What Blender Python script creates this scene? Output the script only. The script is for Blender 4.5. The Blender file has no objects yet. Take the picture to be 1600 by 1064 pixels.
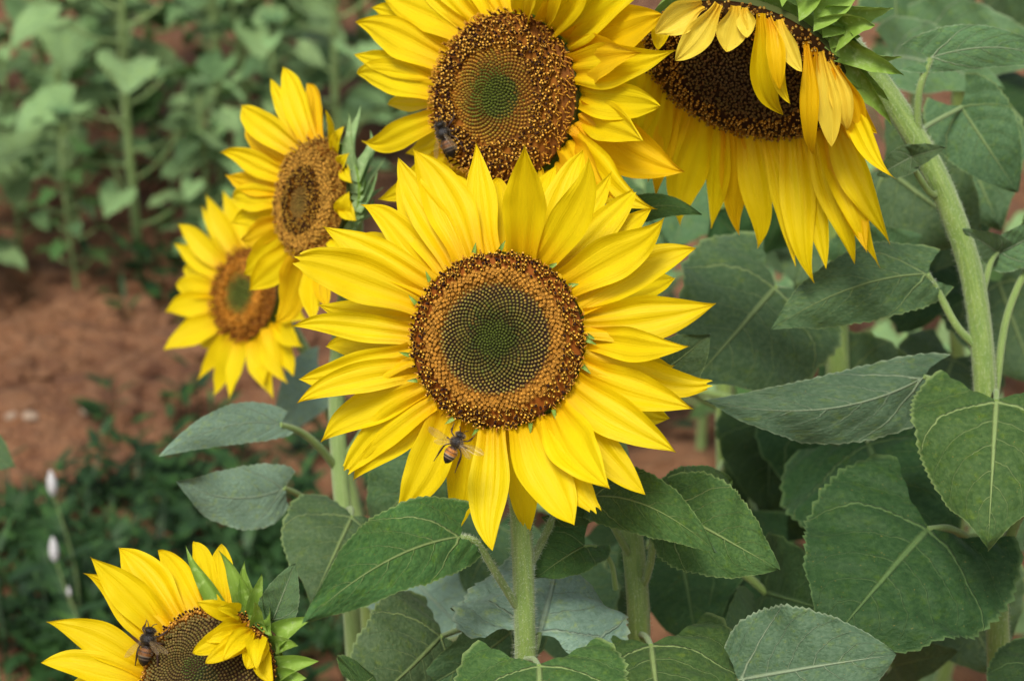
import bpy, math, random
import numpy as np
from mathutils import Vector, Matrix, noise as mnoise
random.seed(7); rng = np.random.default_rng(7)
S = bpy.context.scene; COL = S.collection
R_ = math.radians
# ------------------------------------------------------------------ camera, sky, sun, exposure
CAMZ, PITCH, FL, SENS = 1.6, 25.0, 50.0, 24.0
cd = bpy.data.cameras.new('camera'); cam = bpy.data.objects.new('camera', cd); COL.objects.link(cam)
cam.location = (0, 0, CAMZ); cam.rotation_euler = (R_(90 - PITCH), 0, 0)
cd.lens = FL; cd.sensor_width = SENS; cd.clip_end = 500; cd.clip_start = 0.05
cd.dof.use_dof = True; cd.dof.focus_distance = 1.29; cd.dof.aperture_fstop = 5.6
S.camera = cam
S.render.resolution_x = 1024; S.render.resolution_y = 680
W = bpy.data.worlds.new('World'); S.world = W; W.use_nodes = True
nt = W.node_tree; bg = nt.nodes['Background']
sky = nt.nodes.new('ShaderNodeTexSky'); sky.sky_type = 'NISHITA'; sky.sun_disc = False
SUN_EL, SUN_AZ = 58.0, 200.0     # azimuth clockwise from +Y
sky.sun_elevation = R_(SUN_EL); sky.sun_rotation = R_(SUN_AZ); sky.dust_density = 3.0; sky.ozone_density = 0.6
hsv = nt.nodes.new('ShaderNodeHueSaturation'); hsv.inputs['Saturation'].default_value = .45; hsv.inputs['Value'].default_value = 1.0   # thin overcast
nt.links.new(sky.outputs[0], hsv.inputs['Color']); nt.links.new(hsv.outputs[0], bg.inputs[0]); bg.inputs[1].default_value = 0.115
sl = bpy.data.lights.new('sun', 'SUN'); sl.energy = 2.5; sl.angle = R_(18); sl.color = (1, .95, .87)
so = bpy.data.objects.new('sun', sl); COL.objects.link(so)
sd = Vector((math.sin(R_(SUN_AZ)) * math.cos(R_(SUN_EL)), math.cos(R_(SUN_AZ)) * math.cos(R_(SUN_EL)), math.sin(R_(SUN_EL))))
so.rotation_euler = sd.to_track_quat('Z', 'Y').to_euler(); so.location = (0, 0, 6)
S.view_settings.view_transform = 'Standard'; S.view_settings.look = 'None'; S.view_settings.gamma = 1
S.view_settings.exposure = 0.5

# ------------------------------------------------------------------ pixel <-> world (photo pixels 1600x1064, axial depth in m)
V = lambda *a: np.array(a, float)
cp, sp_ = math.cos(R_(PITCH)), math.sin(R_(PITCH))
CAM = V(0, 0, CAMZ); FWD = V(0, cp, -sp_); RGT = V(1, 0, 0); UPV = V(0, sp_, cp)
K = SENS / FL / 1600
def ray(px, py): return FWD + RGT * (px - 800) * K + UPV * (532 - py) * K
def P(px, py, d): return CAM + ray(px, py) * d
def unit(v): return v / (np.linalg.norm(v) + 1e-12)
def depth(p): return float(np.dot(p - CAM, FWD))
def ground_at(px, py):
    r = ray(px, py); return CAM + r * (CAMZ / -r[2])
def rot(v, ax, a):
    return v * math.cos(a) + np.cross(ax, v) * math.sin(a) + ax * np.dot(ax, v) * (1 - math.cos(a))

# ------------------------------------------------------------------ material helpers
def lin(r, g, b):
    f = lambda c: ((c / 255 + .055) / 1.055) ** 2.4 if c / 255 > .04045 else c / 255 / 12.92
    return (f(r), f(g), f(b), 1)
class NT:
    def __init__(s, name):
        s.m = bpy.data.materials.new(name); s.m.use_nodes = True; s.t = s.m.node_tree; s.n = s.t.nodes
        s.p = s.n['Principled BSDF']; s.out = s.n['Material Output']
    def node(s, ty, **kw):
        n = s.n.new(ty)
        for k, v in kw.items(): setattr(n, k, v)
        return n
    def L(s, a, b): s.t.links.new(a, b)
    def put(s, i, v):
        if hasattr(v, 'is_linked') or hasattr(v, 'links'): s.L(v, i)
        else: i.default_value = v
    def math(s, op, a, b=None, c=None, clamp=False):
        n = s.node('ShaderNodeMath', operation=op); n.use_clamp = clamp
        s.put(n.inputs[0], a)
        if b is not None: s.put(n.inputs[1], b)
        if c is not None: s.put(n.inputs[2], c)
        return n.outputs[0]
    def mix(s, f, a, b, bt='MIX'):
        n = s.node('ShaderNodeMix', data_type='RGBA', blend_type=bt)
        s.put(n.inputs[0], f); s.put(n.inputs[6], a); s.put(n.inputs[7], b); return n.outputs[2]
    def noise(s, scale, vec=None, detail=3, rough=.5):
        n = s.node('ShaderNodeTexNoise'); n.inputs['Scale'].default_value = scale
        n.inputs['Detail'].default_value = detail; n.inputs['Roughness'].default_value = rough
        if vec is not None: s.L(vec, n.inputs['Vector'])
        return n.outputs[0]
    def ss(s, x, e0, e1, a=0, b=1):
        n = s.node('ShaderNodeMapRange', interpolation_type='SMOOTHSTEP'); s.put(n.inputs[0], x)
        s.put(n.inputs[1], e0); s.put(n.inputs[2], e1); n.inputs[3].default_value = a; n.inputs[4].default_value = b
        return n.outputs[0]
    def bump(s, h, strength, dist, nrm=None):
        n = s.node('ShaderNodeBump'); s.put(n.inputs['Height'], h); n.inputs['Strength'].default_value = strength
        n.inputs['Distance'].default_value = dist
        if nrm is not None: s.L(nrm, n.inputs['Normal'])
        return n.outputs[0]
    def objrand(s): return s.node('ShaderNodeObjectInfo').outputs['Random']
    def thin(s, col, nrm, trans, tcol=None, rough=.6, spec=.3):
        s.put(s.p.inputs['Base Color'], col); s.p.inputs['Roughness'].default_value = rough
        s.p.inputs['Specular IOR Level'].default_value = spec
        if nrm is not None: s.L(nrm, s.p.inputs['Normal'])
        tr = s.node('ShaderNodeBsdfTranslucent'); s.put(tr.inputs[0], tcol if tcol is not None else col)
        if nrm is not None: s.L(nrm, tr.inputs['Normal'])
        mx = s.node('ShaderNodeMixShader'); mx.inputs[0].default_value = trans
        s.L(s.p.outputs[0], mx.inputs[1]); s.L(tr.outputs[0], mx.inputs[2]); s.L(mx.outputs[0], s.out.inputs[0])

def petal_mat(name, body, base, pale):
    m = NT(name); uv = m.node('ShaderNodeUVMap').outputs[0]
    sx = m.node('ShaderNodeSeparateXYZ'); m.L(uv, sx.inputs[0]); v, t = sx.outputs[0], sx.outputs[1]
    rnd = m.objrand()
    cx = m.node('ShaderNodeCombineXYZ'); m.put(cx.inputs[0], m.math('MULTIPLY', v, 16.)); m.put(cx.inputs[1], m.math('MULTIPLY', t, 1.3)); m.put(cx.inputs[2], m.math('MULTIPLY', rnd, 31.))
    st = m.noise(1.0, cx.outputs[0], 3, .55)
    cx2 = m.node('ShaderNodeCombineXYZ'); m.put(cx2.inputs[0], m.math('MULTIPLY', v, 46.)); m.put(cx2.inputs[1], m.math('MULTIPLY', t, 2.5)); m.put(cx2.inputs[2], m.math('MULTIPLY', rnd, 11.))
    st2 = m.noise(1.0, cx2.outputs[0], 2, .5)
    fb = m.math('ADD', m.ss(t, .0, .36, .75, 0), m.math('MULTIPLY', m.math('SUBTRACT', st, .5), m.ss(t, .1, .6, .8, .05)), clamp=True)
    c = m.mix(fb, body, base)
    c = m.mix(m.ss(st, .55, .8, 0, .2), c, pale)
    c = m.mix(m.math('MULTIPLY', rnd, .15), c, base)
    sp = m.noise(300, None, 1); c = m.mix(m.ss(sp, .7, .78, 0, .25), c, base)
    b = m.bump(st, .32, .0025); b = m.bump(st2, .22, .0009, b)
    m.thin(c, b, .36, m.mix(.3, c, body), .55, .22); return m.m
M = {}
M['petal'] = petal_mat('petal_yellow', (.79, .62, .002, 1), (.76, .42, .001, 1), (.84, .64, .006, 1))
M['petal_warm'] = petal_mat('petal_shade', (.79, .52, .002, 1), (.74, .34, .001, 1), (.82, .58, .006, 1))  # warmer yellow that puts shade into the colour of some petals
M['petal_pale'] = petal_mat('petal_pale', (.84, .66, .06, 1), (.80, .46, .01, 1), (.90, .78, .25, 1))

def leaf_mat(name, c1, c2, back, vein, sheen=.3, trans=.16, vstr=.8):
    m = NT(name); uv = m.node('ShaderNodeUVMap').outputs[0]
    sx = m.node('ShaderNodeSeparateXYZ'); m.L(uv, sx.inputs[0]); s_, tt = sx.outputs[0], sx.outputs[1]
    nz = m.noise(9, uv, 2); nz2 = m.noise(35, None, 3)
    wob = m.math('MULTIPLY', m.math('SUBTRACT', nz, .5), .05)
    t = m.math('SUBTRACT', m.math('MULTIPLY', tt, 2.), 1.); a = m.math('ABSOLUTE', m.math('ADD', t, m.math('MULTIPLY', wob, .25)))
    sg = m.math('MULTIPLY', m.math('SIGN', t), m.ss(s_, .12, .5, 0, .035))
    q = m.math('ADD', m.math('SUBTRACT', s_, m.math('MULTIPLY', m.math('POWER', a, 1.35), .40)), m.math('ADD', wob, sg))
    fr = m.math('FRACT', m.math('ADD', m.math('DIVIDE', m.math('SUBTRACT', q, .025), .165), .5))
    d = m.math('MULTIPLY', m.math('ABSOLUTE', m.math('SUBTRACT', fr, .5)), .165)
    main = m.ss(m.math('ABSOLUTE', m.math('SUBTRACT', q, .025)), .04, .06, 1, 0)
    wid = m.math('MULTIPLY', m.math('ADD', .0035, m.math('MULTIPLY', main, .0055)), m.math('SUBTRACT', 1.25, a))
    ve = m.math('SUBTRACT', 1., m.ss(m.math('DIVIDE', d, wid), .4, 1.7), clamp=True)
    ve = m.math('MULTIPLY', ve, m.math('ADD', .55, m.math('MULTIPLY', main, .45)))
    mid = m.math('DIVIDE', a, m.math('SUBTRACT', .036, m.math('MULTIPLY', s_, .020)))
    mid = m.math('SUBTRACT', 1., m.ss(mid, .4, 1.4), clamp=True)
    vm = m.math('MAXIMUM', ve, mid)
    # fine cross veins
    vo = m.node('ShaderNodeTexVoronoi', feature='DISTANCE_TO_EDGE'); vo.inputs['Scale'].default_value = 26; m.L(uv, vo.inputs['Vector'])
    fine = m.ss(vo.outputs[0], 0., .07, 1, 0)
    g = m.mix(m.ss(nz2, .35, .7), c1, c2); rnd = m.objrand()
    hs = m.node('ShaderNodeHueSaturation'); m.put(hs.inputs['Hue'], m.math('ADD', .485, m.math('MULTIPLY', rnd, .03)))
    m.put(hs.inputs['Value'], m.math('ADD', .82, m.math('MULTIPLY', rnd, .4))); m.L(g, hs.inputs['Color']); g = hs.outputs[0]
    g = m.mix(m.math('MULTIPLY', fine, .035), g, vein)
    pt = m.ss(m.noise(14, None, 4, .65), .5, .78, 0, .8); g = m.mix(pt, g, (1.5, 1.3, .55, 1), 'MULTIPLY')
    dk = m.ss(m.noise(23, None, 2), .5, .75, 0, .4); g = m.mix(dk, g, (.5, .6, .5, 1), 'MULTIPLY')
    sk = m.ss(m.noise(420, None, 1), .68, .76, 0, .07); g = m.mix(sk, g, vein)
    g = m.mix(m.math('MULTIPLY', vm, vstr), g, vein)
    rim = m.ss(m.math('ABSOLUTE', t), .95, .995, 0, .5); g = m.mix(rim, g, vein)
    sp = m.ss(m.noise(95, None, 1), .74, .78, 0, .7); g = m.mix(sp, g, (.30, .22, .05, 1))
    bf = m.node('ShaderNodeNewGeometry').outputs['Backfacing']
    bk = m.mix(m.math('MULTIPLY', vm, .5), back, vein)
    c = m.mix(bf, bk, g)   # blade faces are wound so that the upper side is the back-facing one
    h = m.math('SUBTRACT', m.math('MULTIPLY', nz2, .5), m.math('ADD', vm, m.math('MULTIPLY', fine, .06)))
    b = m.bump(h, .8, .0022); fz = m.noise(900, None, 2); b = m.bump(fz, .25, .0008, b)
    m.p.inputs['Sheen Weight'].default_value = sheen * .08; m.p.inputs['Sheen Roughness'].default_value = .45
    m.p.inputs['Sheen Tint'].default_value = (.8, .95, .9, 1)
    m.thin(c, b, trans, m.mix(.5, c, (.12, .24, .02, 1)), .45, .02 + sheen * .28); return m.m
VE = (.27, .36, .13, 1)
M['leaf'] = leaf_mat('leaf_fresh', (.044, .102, .028, 1), (.072, .142, .040, 1), (.11, .19, .085, 1), VE)
M['leaf_mid'] = leaf_mat('leaf_grey_green', (.056, .112, .044, 1), (.090, .155, .066, 1), (.11, .18, .10, 1), VE, .5, vstr=.65)
M['leaf_dark'] = leaf_mat('leaf_deep_green', (.022, .055, .017, 1), (.035, .075, .024, 1), (.06, .11, .06, 1), (.13, .21, .07, 1), .3, .10, vstr=.6)
M['leaf_grey'] = leaf_mat('leaf_grey', (.066, .128, .066, 1), (.098, .168, .092, 1), (.12, .20, .11, 1), (.34, .42, .26, 1), .6, vstr=.6)
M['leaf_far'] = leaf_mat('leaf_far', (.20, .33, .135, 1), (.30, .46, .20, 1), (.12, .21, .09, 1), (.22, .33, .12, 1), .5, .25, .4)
M['leaf_pale'] = leaf_mat('leaf_pale', (.09, .17, .07, 1), (.12, .21, .09, 1), (.16, .25, .13, 1), (.36, .44, .26, 1), .5)
M['leaf_blue'] = leaf_mat('leaf_bluish', (.165, .265, .185, 1), (.215, .325, .235, 1), (.12, .20, .12, 1), (.36, .45, .30, 1), .7, vstr=.5)
def simple_leaf(name, c1, c2, c3, scale, trans=.2):
    m = NT(name); g = m.node('ShaderNodeNewGeometry').outputs['Position']; n1 = m.noise(scale, g, 4, .6); n2 = m.noise(scale * 9, g, 3)
    c = m.mix(m.ss(n1, .35, .6), c1, c2); c = m.mix(m.ss(n2, .5, .75), c, c3); uv = m.node('ShaderNodeUVMap').outputs[0]
    mp = m.node('ShaderNodeMapping'); mp.inputs['Scale'].default_value = (30, 3, 1); m.L(uv, mp.inputs[0])
    m.thin(c, m.bump(m.noise(1, mp.outputs[0], 2), .4, .001), trans, c, .55, .3); return m.m
M['bract'] = simple_leaf('bract_green', (.17, .29, .035, 1), (.25, .40, .06, 1), (.32, .46, .13, 1), 30)
M['bract_pale'] = simple_leaf('bract_pale', (.20, .33, .12, 1), (.27, .40, .16, 1), (.36, .48, .24, 1), 30)
M['weed'] = simple_leaf('weed_green', (.010, .030, .010, 1), (.024, .068, .016, 1), (.055, .130, .024, 1), 5)

def stem_mat(name, c1, c2):
    m = NT(name); uv = m.node('ShaderNodeUVMap').outputs[0]
    mp = m.node('ShaderNodeMapping'); mp.inputs['Scale'].default_value = (14, 3, 1); m.L(uv, mp.inputs[0])
    st = m.noise(1.5, mp.outputs[0], 3); nz = m.noise(160, None, 2)
    c = m.mix(m.ss(st, .3, .7), c1, c2); c = m.mix(m.ss(nz, .56, .7, 0, .4), c, (.40, .46, .26, 1))
    b = m.bump(st, .5, .002); b = m.bump(m.noise(700, None, 2), .4, .001, b)
    m.put(m.p.inputs['Base Color'], c); m.p.inputs['Roughness'].default_value = .55; m.L(b, m.p.inputs['Normal'])
    m.p.inputs['Sheen Weight'].default_value = .3; m.p.inputs['Sheen Roughness'].default_value = .5; m.p.inputs['Sheen Tint'].default_value = (.9, 1, .85, 1)
    m.p.inputs['Subsurface Weight'].default_value = 0
    return m.m
M['stem'] = stem_mat('stem_green', (.13, .22, .035, 1), (.20, .29, .055, 1))
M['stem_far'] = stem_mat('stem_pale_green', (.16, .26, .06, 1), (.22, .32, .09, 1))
def plain(name, col, rough=.6, **kw):
    m = NT(name); m.put(m.p.inputs['Base Color'], col); m.p.inputs['Roughness'].default_value = rough
    for k, v in kw.items(): m.p.inputs[k].default_value = v
    return m.m
M['hair'] = plain('stem_hair', (.52, .60, .42, 1), .6)
m = NT('disc_florets'); at_ = m.node('ShaderNodeVertexColor', layer_name='Col')
nz = m.noise(900, None, 2); m.put(m.p.inputs['Base Color'], m.mix(m.ss(nz, .35, .7, .0, .35), at_.outputs[0], (.05, .02, .008, 1)))
m.p.inputs['Roughness'].default_value = .7; m.p.inputs['Specular IOR Level'].default_value = .12; M['disc'] = m.m
m = NT('bee_body'); at_ = m.node('ShaderNodeVertexColor', layer_name='Col'); nz = m.noise(2500, None, 2)
m.put(m.p.inputs['Base Color'], m.mix(m.ss(nz, .4, .7, 0, .3), at_.outputs[0], (.02, .012, .008, 1))); m.p.inputs['Roughness'].default_value = .38
m.L(m.bump(nz, .5, .0004), m.p.inputs['Normal']); M['bee'] = m.m
m = NT('bee_wing'); tr = m.node('ShaderNodeBsdfTransparent'); mx = m.node('ShaderNodeMixShader')
vo = m.node('ShaderNodeTexVoronoi', feature='DISTANCE_TO_EDGE'); vo.inputs['Scale'].default_value = 330
m.put(mx.inputs[0], m.ss(vo.outputs[0], .0, .12, .6, .16)); m.put(m.p.inputs['Base Color'], (.22, .15, .07, 1)); m.p.inputs['Roughness'].default_value = .25
m.L(tr.outputs[0], mx.inputs[1]); m.L(m.p.outputs[0], mx.inputs[2]); m.L(mx.outputs[0], m.out.inputs[0]); M['wing'] = m.m
m = NT('soil'); g = m.node('ShaderNodeNewGeometry').outputs['Position']
n1 = m.noise(2.2, g, 5, .6); n2 = m.noise(22, g, 5, .65); n3 = m.noise(120, g, 4, .6)
c = m.mix(m.ss(n1, .35, .65), (.150, .058, .022, 1), (.265, .115, .046, 1)); c = m.mix(m.ss(n2, .35, .7, 0, .6), c, (.31, .160, .075, 1))
c = m.mix(m.ss(n3, .60, .75, 0, .5), c, (.42, .25, .15, 1)); c = m.mix(m.ss(n2, .30, .42, .6, 0), c, (.080, .030, .015, 1))  # last mix darkens the hollows: clod shadows painted into the soil colour
m.put(m.p.inputs['Base Color'], c); m.p.inputs['Roughness'].default_value = .95
b = m.bump(n2, 1.0, .06); b = m.bump(n3, .8, .006, b); m.L(b, m.p.inputs['Normal']); M['soil'] = m.m
m = NT('stone'); n1 = m.noise(60, None, 4); m.put(m.p.inputs['Base Color'], m.mix(n1, (.30, .20, .13, 1), (.50, .38, .27, 1))); m.L(m.bump(n1, .6, .004), m.p.inputs['Normal']); m.p.inputs['Roughness'].default_value = .85; M['stone'] = m.m
m = NT('white_floret'); n1 = m.noise(220, None, 3); m.put(m.p.inputs['Base Color'], m.mix(n1, (.86, .86, .86, 1), (.95, .95, .95, 1))); m.L(m.bump(n1, .8, .002), m.p.inputs['Normal']); M['white'] = m.m

# ------------------------------------------------------------------ mesh helpers
def tag(o, label=None, cat=None, group=None, kind=None):
    if label: o['label'] = label
    if cat: o['category'] = cat
    if group: o['group'] = group
    if kind: o['kind'] = kind
    return o
def empty(name, loc, label, cat, group=None):
    o = bpy.data.objects.new(name, None); COL.objects.link(o); o.location = Vector(loc); o.empty_display_size = .05
    return tag(o, label, cat, group)
class MB:
    def __init__(s): s.v = []; s.f = []; s.uv = []; s.col = []; s.mi = []; s.n = 0
    def add(s, verts, faces, uvs=None, col=None, mi=0):
        verts = np.asarray(verts, float); faces = np.asarray(faces, int)
        s.v.append(verts); s.f.extend((faces + s.n).tolist()); s.n += len(verts)
        s.uv.append(np.zeros((len(verts), 2)) if uvs is None else np.asarray(uvs, float))
        c = np.ones((len(verts), 4)) * (np.array(col) if col is not None and np.ndim(col) == 1 else 1)
        if col is not None and np.ndim(col) == 2: c = np.asarray(col)
        s.col.append(c); s.mi.extend([mi] * len(faces))
    def build(s, name, mats, parent=None, origin=V(0, 0, 0), smooth=True, usecol=False):
        me = bpy.data.meshes.new(name); vv = np.vstack(s.v) - np.asarray(origin)
        me.from_pydata(vv.tolist(), [], s.f)
        mats = mats if isinstance(mats, list) else [mats]
        for m_ in mats: me.materials.append(m_)
        me.polygons.foreach_set('material_index', s.mi)
        me.polygons.foreach_set('use_smooth', [smooth] * len(s.f))
        li = np.empty(len(me.loops), dtype=np.int32); me.loops.foreach_get('vertex_index', li)
        ul = me.uv_layers.new(name='UVMap'); ul.data.foreach_set('uv', np.vstack(s.uv)[li].ravel())
        if usecol:
            ca = me.color_attributes.new('Col', 'FLOAT_COLOR', 'POINT'); ca.data.foreach_set('color', np.vstack(s.col).ravel())
        me.update(); o = bpy.data.objects.new(name, me); COL.objects.link(o)
        if parent is not None: o.parent = parent
        return o
def grid_faces(nu, nv, wrap=False):
    f = []
    for i in range(nu - 1):
        for j in range(nv if wrap else nv - 1):
            a = i * nv + j; b = i * nv + (j + 1) % nv; f.append((a, b, b + nv, a + nv))
    return f
def catmull(pts, n):
    pts = [np.asarray(p, float) for p in pts]
    if len(pts) == 2: return np.array([pts[0] + (pts[1] - pts[0]) * i / (n - 1) for i in range(n)])
    q = [2 * pts[0] - pts[1]] + pts + [2 * pts[-1] - pts[-2]]; out = []; m_ = len(pts) - 1
    for i in range(n):
        u = i / (n - 1) * m_; k = min(int(u), m_ - 1); t = u - k; a, b, c, d = q[k:k + 4]
        out.append(.5 * ((2 * b) + (-a + c) * t + (2 * a - 5 * b + 4 * c - d) * t * t + (-a + 3 * b - 3 * c + d) * t ** 3))
    return np.array(out)
def tube(mb, pts, r0, r1=None, seg=12, n=24, hairs=0, hl=.003, ribs=0, mi=0, col=None, close=True, rad=None):
    r1 = r0 if r1 is None else r1
    c = catmull(pts, n); tg = np.gradient(c, axis=0); tg /= np.linalg.norm(tg, axis=1)[:, None] + 1e-12
    ref = V(0, 0, 1) if abs(tg[0][2]) < .9 else V(1, 0, 0); s = unit(np.cross(ref, tg[0])); vs = []; uvs = []
    L = 0; frames = []
    for i in range(n):
        s = unit(s - tg[i] * np.dot(s, tg[i])); b = np.cross(tg[i], s); frames.append((s, b))
        r = r0 + (r1 - r0) * i / (n - 1)
        if rad is not None: r = rad(i / (n - 1))
        if i: L += np.linalg.norm(c[i] - c[i - 1])
        for j in range(seg):
            a = 2 * math.pi * j / seg; rr = r * (1 + (ribs * math.cos(a * 5 + i * .05) if ribs else 0))
            vs.append(c[i] + (s * math.cos(a) + b * math.sin(a)) * rr); uvs.append((j / seg, L * 10))
    f = grid_faces(n, seg, True)
    k = len(vs)
    mb.add(vs, f, uvs, col, mi)
    if close:
        mb.add([c[0]] + vs[:seg], [(0, 1 + (j + 1) % seg, 1 + j) for j in range(seg)], None, col, mi)
        mb.add([c[-1]] + vs[-seg:], [(0, 1 + j, 1 + (j + 1) % seg) for j in range(seg)], None, col, mi)
    if hairs:
        hv = []; hf = []
        for h in range(hairs):
            u = random.random() ** 1.3 * (n - 1.001) * (.62 if n > 60 else 1); i = int(u); p = c[i] + (c[i + 1] - c[i]) * (u - i); s, b = frames[i]
            r = r0 + (r1 - r0) * u / (n - 1); a = random.random() * 2 * math.pi
            d = s * math.cos(a) + b * math.sin(a); l = hl * random.uniform(.4, 1.1); e = np.cross(tg[i], d) * .00014
            q = p + d * r * .97; dd = unit(d + tg[i] * random.uniform(-.5, .3) + b * random.uniform(-.2, .2)); k = len(hv)
            g_ = tg[i] * .00011
            hv += [q - e, q + e, q + g_, q + dd * l]; hf += [(k, k + 1, k + 3), (k + 1, k + 2, k + 3), (k + 2, k, k + 3)]
        mb.add(hv, hf, None, None, 1)

# ------------------------------------------------------------------ petals
def petal_geo(mb, B, T, w, Nf, bend=0, arch=.0, cup=.14, prof=(2.6, 1.0), neck=.62, tipcurl=0, notch=0, seed=0, nu=24, nv=13, ridge=.05, twist=0):
    r = random.Random(seed); ax = T - B; L = np.linalg.norm(ax); X = ax / L
    Nf = unit(Nf - X * np.dot(Nf, X)); Sd = np.cross(Nf, X)
    M1 = B + ax * .35 + Sd * bend * .9 + Nf * arch * L; M2 = B + ax * .72 + Sd * bend + Nf * arch * L * .9
    ph = [r.uniform(0, 6.28) for _ in range(5)]; asym = r.uniform(-.12, .12); hook = r.uniform(-.09, .09); cr = [(r.uniform(-.6, -.1), r.uniform(.02, .06)), (r.uniform(.1, .6), r.uniform(.02, .06))]; cph = r.uniform(0, 6); hk = r.choice((-1, 1)) * r.uniform(.0, .05) * L; T = T - Sd * hk; vs = []; uvs = []
    for i in range(nu):
        t = (i / (nu - 1)); t = t ** .9
        c = (1 - t) ** 3 * B + 3 * (1 - t) ** 2 * t * M1 + 3 * (1 - t) * t * t * M2 + t ** 3 * T
        dc = 3 * (1 - t) ** 2 * (M1 - B) + 6 * (1 - t) * t * (M2 - M1) + 3 * t * t * (T - M2); X2 = unit(dc)
        c = c + Sd * hook * L * math.sin(math.pi * t) * t * t + Sd * hk * (max(0, t - .62) / .38) ** 2
        c = c + Nf * (tipcurl * L * max(0, t - .55) ** 2 / .2) + Nf * .015 * L * math.sin(t * 5 + ph[4])
        s = unit(np.cross(Nf, X2)); n2 = np.cross(X2, s)
        if twist: s = rot(s, X2, twist * t); n2 = rot(n2, X2, twist * t)
        sm = min(1, t / .5); sm = sm * sm * (3 - 2 * sm)
        pf = (neck + (1 - neck) * sm) * max(0, 1 - t ** prof[0]) ** prof[1]
        if notch: pf = (neck + (1 - neck) * sm) * (max(0, 1 - t ** prof[0]) ** prof[1] * .75 + .25 * (t > .5) + .25 * (t <= .5))
        pf *= 1 + .03 * math.sin(t * 9 + ph[0]); 
        for j in range(nv):
            v = j / (nv - 1) * 2 - 1; hw = w * .5 * pf
            z = cup * w * (v * v - .3) * min(1, pf + .2) * (1 - .5 * t)
            z += ridge * w * math.cos(v * math.pi * 2.5 + ph[1]) * (1 - t * .6) + .035 * w * math.sin(t * 7 + v * 2.5 + ph[2]) * abs(v)
            z -= sum(a_ * w * math.exp(-((v - v1_) / .16) ** 2) for v1_, a_ in cr) * (1.1 - t); z += .018 * w * math.sin(t * 23 + cph) * v * v * (t > .3)
            off = 0
            if notch and t > .8: off = -notch * L * abs(math.sin(v * math.pi * 1.0 + .9)) * (t - .8) / .2
            vs.append(c + s * hw * (v + asym * (1 - v * v)) + n2 * z + X2 * off); uvs.append((j / (nv - 1), t))
    mb.add(vs, grid_faces(nu, nv), uvs)

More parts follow.
